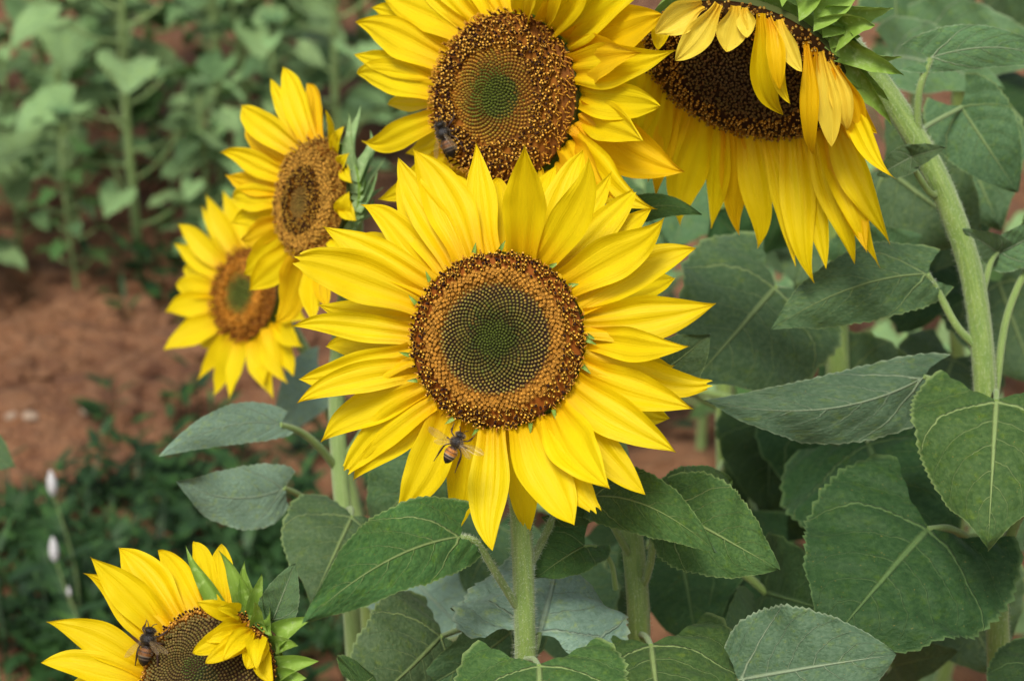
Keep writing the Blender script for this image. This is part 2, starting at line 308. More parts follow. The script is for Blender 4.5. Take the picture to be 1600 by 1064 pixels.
class Head:
    def __init__(s, root, org, cx, cy, d, a, ratio, tdir, L=None):
        s.root, s.org = root, org; s.C = P(cx, cy, d); s.d = d; s.R = a * K * d
        th = math.acos(ratio); di = RGT * math.cos(R_(tdir)) - UPV * math.sin(R_(tdir))
        s.tocam = -unit(ray(cx, cy)); di = unit(di - s.tocam * np.dot(di, s.tocam))
        s.N = unit(s.tocam * math.cos(th) + di * math.sin(th)); s.L = (L or a * 1.45) * K * d
        s.U = unit(UPV - s.N * np.dot(UPV, s.N)); s.X = np.cross(s.U, s.N); s.k = 0; s.seed = int(cx)
    def plane(s, px, py, h=0):
        r = ray(px, py); c = s.C + s.N * h; return CAM + r * (np.dot(c - CAM, s.N) / np.dot(r, s.N))
    def petal(s, tip, w, base=None, bend=0, lay=0, mode=None, mat='petal', L=None, arch=None, name='petal', wf=.25, zb=None, sc=1.0, **kw):
        s.k += 1; sd = s.seed * 100 + s.k; r = random.Random(sd)
        if base is None:
            c0 = s.C; ct = s.plane(*tip); o = ct - c0
            if mode == 'flat': pass
            B0 = s.C + unit(o) * s.R * .93
        else:
            o = s.plane(*base) - s.C; l = np.linalg.norm(o); B0 = s.C + o / l * min(max(l, s.R * .90), s.R * 1.0)
        if zb is None: zb = -.0025 - lay * .0045
        B0 = B0 + s.N * zb; radial = unit(B0 - s.C - s.N * np.dot(B0 - s.C, s.N))
        rt = ray(*tip); L_ = (L * K * s.d if L else s.L) * sc
        if mode is None:
            # depth along the tip ray that gives the petal its length
            a = np.dot(rt, rt); oc = CAM - B0; b = 2 * np.dot(rt, oc); c = np.dot(oc, oc) - L_ * L_; D = b * b - 4 * a * c
            if D <= 0: T = CAM + rt * (-b / (2 * a))
            else:
                want = unit(radial + s.N * .12 * (1 - lay)); cand = [CAM + rt * ((-b + q * math.sqrt(D)) / (2 * a)) for q in (-1, 1)]
                T = max(cand, key=lambda p: np.dot(unit(p - B0), want))
        elif mode == 'plane': T = s.plane(tip[0], tip[1], kw.pop('h', 0))
        else: T = CAM + rt * (depth(B0) + mode)
        T = T - (0 if lay == 0 else 1) * s.N * .003 * lay
        Nf = unit(s.N * (1 - wf) + s.tocam * wf); wp = w * K * s.d * 1.06
        if arch is None: arch = r.uniform(.03, .09)
        mb = MB(); petal_geo(mb, B0, T, wp, Nf, bend * K * s.d, arch, seed=sd, prof=kw.pop('prof', (r.uniform(2.5, 3.6), r.uniform(.95, 1.45))), tipcurl=kw.pop('tipcurl', r.uniform(-.12, .10)), **kw)
        return mb.build(name, M[mat], s.head, s.org)
    def bract(s, tip, w, base, mode=None, L=None, bend=0, **kw):
        return s.petal(tip, w, base, bend=bend, lay=1, mode=mode, mat='bract', L=L or 70, name='bract', prof=(kw.pop('p', .9), 1.25), base_=None, zb=-.010, nu=16, nv=7, ridge=.02, arch=kw.pop('arch', .1), **kw) if False else s._br(tip, w, base, mode, L, bend, **kw)
    def _br(s, tip, w, base, mode, L, bend, arch=.1, zb=-.008, cup=.25, rmax=1.08, p=(1.1, 1.1), tipcurl=.1, mat='bract'):
        s.k += 1; o = s.plane(*base) - s.C; l = np.linalg.norm(o)
        B0 = s.C + o / l * min(l, s.R * rmax) + s.N * zb
        T = CAM + ray(*tip) * (depth(B0) + (mode or 0)); mb = MB(); Nf = unit(s.N * .6 + s.tocam * .5)
        petal_geo(mb, B0, T, w * K * s.d, Nf, bend * K * s.d, arch, cup=cup, prof=p, neck=.85, tipcurl=tipcurl, seed=s.seed + s.k, nu=18, nv=9, ridge=.02)
        return mb.build('bract', M[mat], s.head, s.org)
    def disc(s, style, N=1500, dome=.14, crater=.06, off=(0, 0), power=.56, tall=1.0, res=1.0, jit=0.):
        """style: list of (rho_max, kind, colour1, colour2, size)"""
        mb = MB(); R = s.R; r = random.Random(s.seed); offv = np.array(off)
        def hgt(p): return R * (dome * (1 - p * p) - crater * math.exp(-(p / .35) ** 2) + .04 * math.exp(-((p - .8) / .15) ** 2))
        nr, na = 26, 72; vs = []; cols = []
        base_c = style[0][5] if len(style[0]) > 5 else (.03, .012, .006, 1)
        for i in range(nr):
            p = i / (nr - 1)
            for j in range(na):
                a = 2 * math.pi * j / na; q = s.C + (s.X * math.cos(a) + s.U * math.sin(a)) * R * p * .985 + s.N * (hgt(p) - R * .015)
                vs.append(q)
                k_ = next((z for z in style if p <= z[0]), style[-1]); cols.append(k_[5])
        mb.add(vs, grid_faces(nr, na, True), None, np.array(cols))
        rim = [s.C + (s.X * math.cos(a) + s.U * math.sin(a)) * R * q - s.N * h for q, h in ((.985, R * .0), (.99, R * .06), (.9, R * .14)) for a in np.linspace(0, 2 * math.pi, na, endpoint=False)]
        mb.add(rim, grid_faces(3, na, True), None, (.06, .08, .02, 1))
        # templates in a unit frame
        def lathe(prof_, seg):
            v = []; 
            for (rr, z) in prof_:
                for j in range(seg): a = 2 * math.pi * j / seg; v.append((rr * math.cos(a), rr * math.sin(a), z))
            return np.array(v), np.array(grid_faces(len(prof_), seg, True))
        bead = lathe([(.47, 0), (.46, .25), (.36, .5), (.2, .62), (.05, .66), (.001, .62)], 7)
        tubev = lathe([(.30, 0), (.34, .8), (.48, 1.15), (.30, 1.0), (.001, .9)], 6)
        anth = lathe([(.24, 0), (.25, 1.5), (.30, 1.9), (.16, 2.1), (.001, 2.1)], 6)
        ball = lathe([(.02, -.22), (.20, -.1), (.24, .05), (.15, .2), (.001, .24)], 6)
        def arm(sign):
            pts = [(0, 0, 0), (.15 * sign, .05, .35), (.42 * sign, .0, .45), (.58 * sign, .1, .2), (.45 * sign, .1, .0)]
            m2 = MB(); tube(m2, pts, .12, .07, 4, 6, close=False); return np.vstack(m2.v), np.array(m2.f)
        armA, armB = arm(1), arm(-1)
        ga = math.pi * (3 - math.sqrt(5))
        for k in range(N):
            fr = (k + .5) / N; p = fr ** power
            if p > 1: break
            sp = R * math.sqrt(math.pi * 2 * power * fr ** (2 * power - 1) / N) / math.sqrt(.5 * 2) * .72 if power != .5 else R * math.sqrt(math.pi / N)
            sp = R * math.sqrt(math.pi * 2 * power * fr ** (2 * power - 1) / N) * 1.0
            a = k * ga + s.seed
            sh = (1 - p) ** 1.0
            jt = jit if p < .55 else max(jit, .10)
            x = math.cos(a) * p + off[0] * sh + r.gauss(0, jt) * sp / R; y = math.sin(a) * p + off[1] * sh + r.gauss(0, jt) * sp / R
            pn = p + r.uniform(-.03, .03) * (p > .45); z = next((z_ for z_ in style if pn <= z_[0]), style[-1]); kind, c1, c2, size, bc = z[1:6]; zi = style.index(z); z0_ = style[zi - 1][0] if zi else 0; zt = min(1, max(0, (p - z0_) / max(.01, z[0] - z0_)))
            hv = hgt(p); q = s.C + (s.X * x + s.U * y) * R + s.N * hv
            rad = s.X * math.cos(a) + s.U * math.sin(a); tl = (.25 * p + .35 * max(0, p - .8) / .2)
            ax = unit(s.N + rad * tl + (s.X * r.gauss(0, 1) + s.U * r.gauss(0, 1)) * (.10 if p > .5 else .02)); e1 = unit(np.cross(s.U, ax)); e2 = np.cross(ax, e1)
            th = r.uniform(0, 6.28); f1 = e1 * math.cos(th) + e2 * math.sin(th); f2 = np.cross(ax, f1); u = sp * size
            FM = np.array([f1, f2, ax]) * u
            def put(tm, col, z0=0, sxy=1., sz=1.):
                v = tm[0] * np.array([sxy, sxy, sz]) + np.array([0, 0, z0]); jc = r.uniform(.75, 1.25)
                mb.add(q + v @ FM, tm[1], None, (col[0] * jc, col[1] * jc, col[2] * jc, 1))
            if kind == 'bead': put(bead, tuple(c1[i] + (c2[i] - c1[i]) * min(1, max(0, zt + r.gauss(0, .12))) for i in range(3)))
            elif kind == 'spike': put(bead, tuple(c1[i] + (c2[i] - c1[i]) * min(1, max(0, zt + r.gauss(0, .12))) for i in range(3)), 0, .8, 1.6 * r.uniform(.7, 1.2))
            elif kind == 'open':
                put(tubev, c1, 0, 1.25, .9)
                g_ = r.random()
                if g_ < .18: put(anth, c2, .5, .9, .45 * tall); put(ball, (.72, .36, .05), .5 + .95 * tall, .9, .9)
                elif g_ < .55: put(ball, (.74, .38, .06), .95, 1.1, 1.1)
            elif kind == 'anther':
                if r.random() < .22: continue
                hh = r.uniform(.7, 1.1) * tall; g_ = r.random()
                if r.random() < .8: put(tubev, (.44, .19, .015), 0, 1.15, .8)
                put(anth, c1, .4, 1.35, .65 * hh)
                if g_ < .62: put(ball, c2, .4 + 1.40 * hh, 1.25, 1.2)
                elif g_ < .8: put(armA, c2, .4 + 1.3 * hh, .8, .9); put(armB, c2, .4 + 1.3 * hh, .8, .9)
            elif kind == 'curl':
                if r.random() < .15: continue
                hh = r.uniform(.6, 1.2) * tall; g_ = r.random()
                put(anth, c1 if g_ < .6 else (.30, .10, .01), .0, 1.1, .7 * hh)
                if g_ > .3: put(armA, c2, 1.35 * hh, 1.1, 1.3); put(armB, c2, 1.35 * hh, 1.1, 1.3)
                else: put(ball, c2, 1.4 * hh, 1.2, 1.2)
        s.head = mb.build('flower_head', M['disc'], s.root, s.org, usecol=True)
        return s.head
    def calyx(s, depth_=.35, r=1.03):
        mb = MB(); nr, na = 10, 40; vs = []
        for i in range(nr):
            a_ = i / (nr - 1) * math.pi / 2
            for j in range(na):
                a = 2 * math.pi * j / na; vs.append(s.C + (s.X * math.cos(a) + s.U * math.sin(a)) * s.R * r * max(.02, math.cos(a_)) - s.N * (s.R * depth_ * math.sin(a_) + .010))
        mb.add(vs, grid_faces(nr, na, True)[::-1]); return mb.build('calyx', M['bract'], s.head, s.org)

# ------------------------------------------------------------------ leaves
def leaf_geo(mb, base, tip, Wd, up=None, roll=0, fold=.15, arch=.06, back=.22, droop=.0, wav=.05, seed=0, nu=60, nv=25, bendy=0, sharp=.9, teeth=22, curl=0, mi=0, side=1.0, ex=.42):
    r = random.Random(seed); ax = tip - base; L = np.linalg.norm(ax); X = ax / L
    up = (CAM - (base + tip) / 2) if up is None else up
    Z = unit(up - X * np.dot(up, X)); Z = rot(Z, X, R_(roll)); Y = np.cross(Z, X)
    ph = [r.uniform(0, 6.28) for _ in range(4)]; fa = r.uniform(7, 11)
    pk = (ex / (ex + sharp)); pmax = (pk + .03) ** ex * (1 - pk) ** sharp; vs = []; uvs = []
    for i in range(nu):
        s = i / (nu - 1)
        w = .5 * Wd * ((s + .03) ** ex * (1 - s) ** sharp) / pmax
        for j in range(nv):
            t = j / (nv - 1) * 2 - 1; a = abs(t); tw = w * (side if t > 0 else 1)
            tooth = 1.0
            if a > .93: tooth = 1 + .035 * (1 - 2 * ((s * teeth) % 1)) * (s < .97)
            x = L * (s - back * a ** 1.7 * (1 - s) ** 2.2); y = tw * t * tooth
            z = math.tan(fold) * abs(y) + arch * L * 4 * s * (1 - s) - droop * Wd * a ** 2.2
            z += wav * Wd * math.sin(s * fa + ph[0 if t > 0 else 1]) * a ** 2 + wav * .5 * Wd * math.sin(s * fa * 2.3 + t * 3 + ph[2]) * a
            q = s - .40 * a ** 1.35; pu = abs(math.sin(math.pi * (q - .025) / .165)); z += .032 * Wd * pu * min(1, a * 3) * (1 - s)
            z += .01 * Wd * min(1, a * 8)
            if curl: z += curl * L * max(0, s - .5) ** 2 * 2
            yy = y + bendy * L * 4 * s * (1 - s)
            vs.append(base + X * x + Y * yy + Z * z); uvs.append((s, t * .5 + .5))
    mb.add(vs, grid_faces(nu, nv), uvs, None, mi)
seedc = [100]
def leaf(root, org, b, bd, t, td, w, mat='leaf_mid', pet=None, pr=2.6, phair=0, **kw):
    """b,t: pixels of petiole joint and leaf tip; bd,td depths; w: width in px at bd; pet: list of (px,py,d) from leaf base to stem"""
    seedc[0] += 1; B = P(b[0], b[1], bd); T = P(t[0], t[1], td); mb = MB()
    kw.setdefault('seed', seedc[0]); leaf_geo(mb, B, T, w * K * bd, **kw); o = mb.build('leaf', M[mat], root, org)
    if pet:
        mb = MB(); pts = [B + unit(T - B) * .002] + [P(*p) for p in pet]
        tube(mb, pts, pr * K * bd * .9, pr * K * bd * 1.15, 10, 18, hairs=phair, hl=.0025)
        mb.build('petiole', [M['stem'], M['hair']], o, org)
    return o

# ------------------------------------------------------------------ ground
def gh(x, y):
    return .035 * mnoise.noise(Vector((x * .9, y * .9, 0))) + .040 * mnoise.noise(Vector((x * 3.1, y * 3.1, 3))) + .020 * mnoise.noise(Vector((x * 8, y * 8, 5))) + .013 * mnoise.noise(Vector((x * 19, y * 19, 9)))
mb = MB(); xs = np.concatenate([np.linspace(-60, -4, 10, endpoint=False), np.linspace(-4, 4, 260), np.linspace(4, 60, 11)[1:]])
ys = np.concatenate([np.linspace(-40, 1.5, 8, endpoint=False), np.linspace(1.5, 9, 260), np.linspace(9, 90, 12)[1:]])
vs = [(x, y, gh(x, y) if abs(x) < 4.5 and 1 < y < 9.5 else 0) for y in ys for x in xs]
mb.add(vs, grid_faces(len(ys), len(xs))); tag(mb.build('ground', M['soil']), kind='structure')
# clods
mb = MB(); ico_v = []; 
import bmesh
bm = bmesh.new(); bmesh.ops.create_icosphere(bm, subdivisions=2, radius=1); bm.verts.ensure_lookup_table()
icoV = np.array([v.co[:] for v in bm.verts]); icoF = np.array([[v.index for v in f.verts] for f in bm.faces]); bm.free()
def clod(mb, x, y, z, r, sd):
    v = np.array([p * (1 + .45 * mnoise.noise(Vector(p * 1.3) + Vector((sd, 0, 0))) + .2 * mnoise.noise(Vector(p * 3.4) + Vector((0, sd, 0)))) for p in icoV])
    mb.add(v * np.array([r * random.uniform(.8, 1.4), r * random.uniform(.8, 1.3), r * random.uniform(.45, .8)]) + V(x, y, z), icoF)
for i in range(1500):
    x = random.uniform(-1.7, 1.7); y = random.uniform(2.2, 6.5); clod(mb, x, y, gh(x, y), .007 + .032 * random.random() ** 3.5, i * 1.7)
for i in range(1500):
    g = ground_at(random.uniform(-20, 520), random.uniform(430, 1000)); clod(mb, g[0], g[1], gh(g[0], g[1]), .007 + .030 * random.random() ** 3, i * 2.3)
tag(mb.build('soil_clods', M['soil'], smooth=False), 'small reddish brown soil clods scattered over the bare field', 'soil', kind='stuff')
for (px, py, r, lb) in ((48, 655, .012, 'pale rounded stone on bare soil, middle one of three stones at the left'), (18, 657, .008, 'small flat pale stone at the left edge of the bare soil'), (138, 641, .010, 'small pale stone lying right of the two others on bare soil')):
    g = ground_at(px, py); mb = MB(); clod(mb, g[0], g[1], gh(g[0], g[1]) + r * 1.0 + .006, r, px); mb.n
    tag(mb.build('stone', M['stone']), lb, 'stone', 'pale stones on the soil')

# ------------------------------------------------------------------ MAIN SUNFLOWER
ST_MAIN = [(.60, 'bead', (.26, .18, .045), (.34, .25, .07), .96, (.018, .008, .004, 1))]
OLV = (.018, .008, .004, 1)
def g0(p): s = P(*p); return V(s[0], s[1], 0)
def sunflower(label, ground_px, cat='sunflower', group=None):
    o = g0(ground_px); return empty('sunflower', o, label, cat, group), o
def stem(root, org, pts, r0, r1, hairs=0, hl=.003, mat='stem', n=40, ground=True, seg=16):
    mb = MB(); q = [P(*p) if isinstance(p, tuple) else p for p in pts]
    if ground:
        e = q[-1]; dn = unit(q[-1] - q[-2]) * V(1, 1, 0); q = q + [e + dn * .05 + V(0, 0, -.07), e + dn * .09 + V(0, 0, -.16)] + [V(e[0] + dn[0] * .1 + .006 * math.sin(k * 2), e[1] + dn[1] * .1, (e[2] - .16) * (1 - k / 6) - .02) for k in range(1, 7)]
    tube(mb, q, r0 * K * 1.28, r1 * K * 1.28, seg, n + 30, hairs=hairs, hl=hl, ribs=.03); return mb.build('stem', [M[mat], M['hair']], root, org)

root, org = sunflower('biggest sunflower, facing the camera, with a bee hovering below its disc', (822, 1050, 1.335))
H = Head(root, org, 777, 531, 1.28, 137, .985, 200, 200); H1 = H
GRN1, GRN2 = (.045, .075, .010), (.075, .115, .018)
OR = (.37, .165, .018); DK = (.020, .007, .006); YL = (.74, .42, .05)
H.disc([(.22, 'bead', (.055, .085, .010), (.065, .085, .012), .97, (.02, .03, .006, 1)), (.44, 'bead', (.055, .070, .012), (.17, .14, .028), .95, (.02, .015, .005, 1)),
        (.62, 'bead', (.17, .14, .028), (.31, .23, .05), .80, OLV), (.66, 'bead', (.40, .24, .04), (.36, .17, .02), .8, (.16, .06, .006, 1)),
        (.80, 'open', OR, DK, .95, (.30, .12, .008, 1)),
        (.97, 'anther', DK, YL, 1.0, (.25, .07, .006, 1)), (1.2, 'curl', (.10, .03, .01), (.60, .28, .03), .9, (.10, .03, .006, 1))],
       N=1850, off=(-.035, .02), power=.57, jit=.04)
H.calyx()
main = [ # tip, width, base, bend, layer
 ((822,220),72,(817,392),-4,0),((747,233),56,(765,392),10,0),((910,232),66,(840,394),-8,1),((922,243),66,(850,398),-18,0),
 ((996,293),54,(868,415),-10,1),((1041,339),76,(888,440),-6,0),((1088,389),64,(905,474),10,0),((1119,475),76,(916,505),-12,0),
 ((1072,540),56,(917,527),-4,1),((1116,600),60,(914,556),-14,0),((1081,638),66,(910,578),-10,1),((1059,708),80,(897,606),-10,0),
 ((1006,772),62,(880,628),-6,1),((957,768),84,(864,640),-10,0),((929,798),70,(845,652),-8,1),((899,823),84,(822,662),-8,0),
 ((822,846),54,(801,668),4,2),((771,863),66,(768,670),-2,0),((749,826),54,(746,668),-4,2),((714,833),58,(724,660),6,1),
 ((621,810),80,(695,645),16,0),((546,753),50,(680,632),4,1),((541,738),66,(672,622),-14,0),((507,689),62,(655,603),-8,0),
 ((461,629),56,(646,577),-12,1),((472,592),60,(641,553),10,0),((459,511),52,(639,522),-6,0),((489,474),52,(640,494),4,1),
 ((456,405),80,(648,466),-10,0),((505,354),64,(664,440),-4,0),((558,317),56,(678,424),-8,1),((617,277),70,(692,412),-2,1),
 ((625,250),66,(706,404),-4,0),((648,236),82,(730,396),-16,0),
 ((700,262),60,(748,394),-4,2),((770,270),60,(775,392),4,2),((868,250),60,(825,394),0,2),((955,262),56,(860,405),0,2),
 ((1020,320),50,(885,430),0,2),((1060,430),60,(905,470),0,2),((1050,500),60,(915,515),0,2),((1060,570),56,(914,560),0,2),((1050,655),60,(902,600),0,2),
 ((980,740),60,(875,635),0,2),((870,800),60,(835,655),0,2),((660,760),56,(708,650),0,2),((600,720),54,(682,625),0,2),
 ((520,650),56,(655,590),0,2),((500,540),56,(640,540),0,2),((520,440),60,(645,480),0,2),((560,360),60,(670,435),0,2),((660,300),60,(700,405),0,2)]
for i, (t, w, b, bd, ly) in enumerate(main):
    H.petal(t, w, b, bend=bd, lay=ly, arch=(.05 if ly == 0 else .02), notch=(.06 if i in (28, 14, 9, 22, 4) else 0), tipcurl=(.05 if ly == 0 else -.05))
for a in range(0, 360, 17):     # small green chaff tips between petals
    c = (777 + 140 * math.cos(R_(a)), 531 + 140 * math.sin(R_(a))); e = (777 + 156 * math.cos(R_(a + 3)), 531 + 156 * math.sin(R_(a + 3)))
    if a % 3 != 1: H._br(e, 9, c, 0, None, 0, zb=.001, rmax=1.03)
for a in range(12, 360, 24): H._br((777 + 215 * math.cos(R_(a)), 531 + 215 * math.sin(R_(a))), 46, (777 + 140 * math.cos(R_(a)), 531 + 140 * math.sin(R_(a))), .035, None, 0, zb=-.028, cup=.05)
stem(root, org, [H.C - H.N * .015, (800, 640, 1.325), (811, 760, 1.32), (818, 900, 1.325), (822, 1050, 1.335)], 17, 19, 7500, .0038, n=60)
leaf(root, org, (722, 838), 1.28, (478, 970), 1.16, 150, 'leaf', pet=[(745, 848, 1.285), (772, 890, 1.30), (806, 945, 1.325)], pr=6, phair=400, roll=6, wav=.07, fold=-.16, arch=.04, back=.14, teeth=26, bendy=-.05, side=.8)
leaf(root, org, (842, 992), 1.345, (880, 852), 1.44, 290, 'leaf_blue', ex=.30, wav=.06, pet=[(838, 1010, 1.34), (828, 1040, 1.335)], pr=5, roll=0, fold=-.12, arch=.05, droop=.10, back=.10)
leaf(root, org, (842, 1037), 1.27, (850, 1210), 1.20, 275, 'leaf', ex=.30, pet=[(834, 1030, 1.30), (822, 1030, 1.325)], pr=5, fold=-.10, droop=.06, back=.28, arch=.05)
leaf(root, org, (862, 800), 1.36, (930, 812), 1.36, 40, 'leaf', pet=[(850, 840, 1.35), (826, 885, 1.325)], pr=6, phair=300)
leaf(root, org, (915, 852), 1.37, (835, 905), 1.34, 95, 'leaf', pet=[(935, 856, 1.37), (955, 880, 1.38), (962, 920, 1.39)], pr=4, roll=20, fold=.3)

# ------------------------------------------------------------------ UPPER MIDDLE SUNFLOWER
root, org = sunflower('sunflower directly above and behind the biggest one, bee on its left disc edge', (998, 1010, 1.42))
H = Head(root, org, 787, 153, 1.40, 133, .84, 190, 215); H2 = H
H.disc([(.26, 'spike', (.09, .13, .015), (.11, .14, .02), .95, (.03, .04, .008, 1)), (.56, 'spike', (.12, .14, .02), (.50, .26, .03), .85, (.14, .05, .006, 1)),
        (.86, 'anther', (.03, .010, .006), (.76, .42, .06), .98, (.26, .09, .008, 1)), (1.2, 'curl', (.10, .035, .006), (.62, .31, .03), 1.0, (.18, .06, .006, 1))],
       N=1650, off=(-.14, .06), power=.56, tall=1.1)
H.calyx()
up = [((557,36),66,(688,92),-6,0),((584,14),62,(702,66),-6,1),((592,-18),66,(720,46),-4,0),((551,85),48,(678,112),0,1),((554,115),60,(676,140),-8,0),
 ((608,163),36,(677,155),0,1),((573,220),54,(681,184),10,0),((650,238),50,(692,210),0,1),((601,308),56,(705,240),0,2),
 ((640,-70),66,(735,36),0,0),((690,-85),66,(755,28),0,1),((735,-95),66,(775,24),0,0),((790,-95),66,(795,22),0,1),((840,-90),66,(815,26),0,0),
 ((890,-85),70,(835,34),0,1),((945,-70),72,(853,46),0,0),((1000,-30),76,(868,62),0,1),((1028,22),84,(880,80),-4,1),((1040,78),72,(890,108),-10,0),
 ((985,80),80,(886,96),0,2),((1032,166),64,(897,146),-6,1),((1077,270),84,(897,182),-10,0),((1014,322),74,(888,215),-14,0),((955,308),70,(880,232),0,1),
 ((1000,220),70,(895,170),0,2),((900,330),66,(860,255),0,1),((850,345),66,(830,272),0,1),((790,350),66,(795,282),0,1),((735,345),66,(760,276),0,1),((690,320),60,(730,262),0,1),((660,280),60,(712,245),0,1)]
for i, (t, w, b, bd, ly) in enumerate(up): H.petal(t, w, b, bend=bd, lay=ly, mat='petal_warm' if i > 16 and i % 2 else 'petal')
for a in range(0, 360, 24): H._br((787 + 180 * math.cos(R_(a)), 153 + 200 * math.sin(R_(a))), 46, (787 + 110 * math.cos(R_(a)), 153 + 130 * math.sin(R_(a))), .04, None, 0, zb=-.030, cup=.05)
stem(root, org, [H.C - H.N * .02, P(860, 300, 1.47), (930, 560, 1.46), (978, 780, 1.43), (995, 920, 1.42), (998, 1010, 1.42)], 19, 22, 2500, .003)
leaf(root, org, (925, 776), 1.36, (1122, 864), 1.26, 100, 'leaf', pet=[(945, 800, 1.39), (985, 870, 1.42)], pr=5, roll=0, fold=-.1, arch=.06, back=.1, bendy=.07)
leaf(root, org, (1048, 794), 1.36, (1215, 888), 1.30, 155, 'leaf', pet=[(1025, 820, 1.385), (1016, 880, 1.405), (1003, 920, 1.42)], pr=6, roll=0, fold=-.10, arch=.06, back=.12, phair=200)
leaf(root, org, (1055, 785), 1.38, (1140, 752), 1.44, 100, 'leaf', roll=0, fold=-.2, arch=.1)
leaf(root, org, (1017, 1006), 1.36, (1040, 1180), 1.27, 275, 'leaf', ex=.30, pet=[(1010, 995, 1.385), (1000, 990, 1.42)], pr=5, fold=-.12, droop=.08, back=.28, arch=.06)
leaf(root, org, (965, 352), 1.42, (1098, 336), 1.40, 46, 'leaf', pet=[(955, 380, 1.44), (925, 470, 1.46)], pr=4, roll=0, fold=-.2, arch=.05, bendy=.16)
leaf(root, org, (1000, 600), 1.44, (1110, 520), 1.42, 110, 'leaf_mid', pet=[(970, 620, 1.45), (950, 680, 1.45)], pr=4, roll=20, arch=.1)
leaf(root, org, (905, 470), 1.46, (1020, 380), 1.44, 70, 'leaf_mid', roll=20)

# ------------------------------------------------------------------ DROOPING SUNFLOWER, TOP RIGHT
root, org = sunflower('drooping sunflower on a bent stem, dark disc facing down behind hanging petals', (1560, 1010, 1.50))
H = Head(root, org, 1163, 112, 1.36, 165, .60, 110, 215); H3 = H
H.disc([(.30, 'bead', (.075, .048, .020), (.10, .06, .022), .8, (.024, .013, .007, 1)), (.62, 'bead', (.09, .055, .02), (.15, .09, .025), .75, (.024, .012, .006, 1)),
        (.86, 'anther', (.03, .014, .007), (.62, .36, .07), .75, (.03, .012, .006, 1)), (1.2, 'anther', (.12, .07, .018), (.50, .36, .07), .7, (.06, .032, .012, 1))],
       N=2100, dome=.10, crater=-.02, power=.53, tall=.45, jit=.30)
H.calyx(.45, 1.02)
for (t, w, b, bd, ly) in [((1021,320),44,(1050,160),-6,1),((1065,348),72,(1092,188),-6,0),((1110,361),44,(1118,202),10,1),((1157,361),56,(1140,212),6,0),((1184,387),58,(1168,222),6,0),
 ((1248,415),44,(1205,228),8,0),((1268,443),62,(1244,226),0,0),((1289,426),44,(1262,222),-2,1),((1330,415),56,(1280,214),0,0),((1367,421),60,(1292,200),6,0),
 ((1384,385),60,(1302,186),-6,0),((1355,400),60,(1298,190),0,1),((1345,330),60,(1312,170),-4,0),((1391,277),44,(1318,150),-4,0),
 ((1010,290),50,(1036,135),0,1),((985,255),56,(1022,112),0,0),((955,200),56,(1010,80),0,1),((960,130),56,(1005,60),0,1),((1040,310),40,(1070,175),0,2),((1215,345),44,(1190,226),0,2)]:
    H.petal(t, w, b, bend=bd, lay=ly, mat=('petal_warm' if random.random() < .25 else 'petal'), L=195, wf=.55, twist=random.uniform(-.55, .55), prof=(random.uniform(2.2, 3.4), random.uniform(1.0, 1.7)))
for (t, w, b, bd, dz, mt) in [((1026,54),52,(1085,-30),-8,.0,'petal_pale'),((1028,78),30,(1040,15),0,.0,'petal'),((1055,95),44,(1122,-12),6,.012,'petal_pale'),((1136,80),48,(1152,-14),4,.008,'petal_pale'),
 ((1222,186),42,(1192,14),-8,.03,'petal'),((1253,112),30,(1225,18),-4,.0,'petal_pale'),((1268,248),30,(1262,58),8,.025,'petal_warm'),((1300,227),40,(1284,74),4,.02,'petal_pale'),
 ((1345,232),44,(1308,96),10,.02,'petal_warm'),((1216,140),30,(1204,20),10,.0,'petal_warm'),((1370,210),34,(1312,105),-4,.01,'petal_warm'),((1286,190),30,(1276,68),-10,.03,'petal_warm'),((1322,205),36,(1298,88),10,.01,'petal_pale'),((1236,160),26,(1214,26),-10,.015,'petal'),((1168,60),30,(1168,-8),0,.0,'petal_pale')]:
    H.petal(t, w, b, bend=bd, mode=dz, mat=mt, zb=.004, arch=-.0 if bd == 0 else .08, wf=.6, prof=(3.4, .9), cup=.3, ridge=.06, neck=.30)
for (t, w, b, dz, bd) in [((1368,36),74,(1296,60),-.01,10),((1345,-20),80,(1275,15),.0,0),((1300,-40),76,(1240,0),.0,0),((1412,112),58,(1303,84),.01,8),((1394,188),46,(1314,118),.02,8),((1388,150),46,(1312,105),.03,6),
 ((1240,-50),70,(1200,-5),0,0),((1385,5),66,(1285,40),.03,6),((1356,90),60,(1305,70),.03,4),((1345,55),50,(1290,70),.0,4),((1400,78),50,(1306,90),.035,-6)]:
    H._br(t, w, b, dz, None, bd, zb=-.010, arch=.18, cup=.45, rmax=1.12)
SC = [(1300, 40, 1.43), (1335, 80, 1.46), (1395, 160, 1.47), (1450, 250, 1.47), (1490, 340, 1.47), (1520, 440, 1.475), (1536, 560, 1.48), (1542, 680, 1.485), (1553, 850, 1.49), (1560, 1010, 1.50)]
stem(root, org, SC, 21, 22, 7500, .0032, n=70)
leaf(root, org, (1557, 624), 1.40, (1544, 850), 1.33, 258, 'leaf', ex=.30, sharp=.95, pet=[(1556, 612, 1.42), (1548, 640, 1.47)], pr=5, fold=-.10, droop=.08, back=.26, arch=.07, teeth=28)
leaf(root, org, (1452, 824), 1.43, (1300, 1000), 1.36, 335, 'leaf_dark', ex=.30, sharp=.75, pet=[(1485, 826, 1.44), (1520, 850, 1.46), (1548, 900, 1.49)], pr=6, fold=-.06, droop=.05, back=.26, arch=.05, roll=8)
leaf(root, org, (1446, 588), 1.45, (1100, 626), 1.40, 116, 'leaf_grey', pet=[(1475, 600, 1.46), (1505, 625, 1.47), (1538, 680, 1.48)], pr=5, fold=-.5, roll=4, arch=.05, back=.14, bendy=.09, wav=.10)
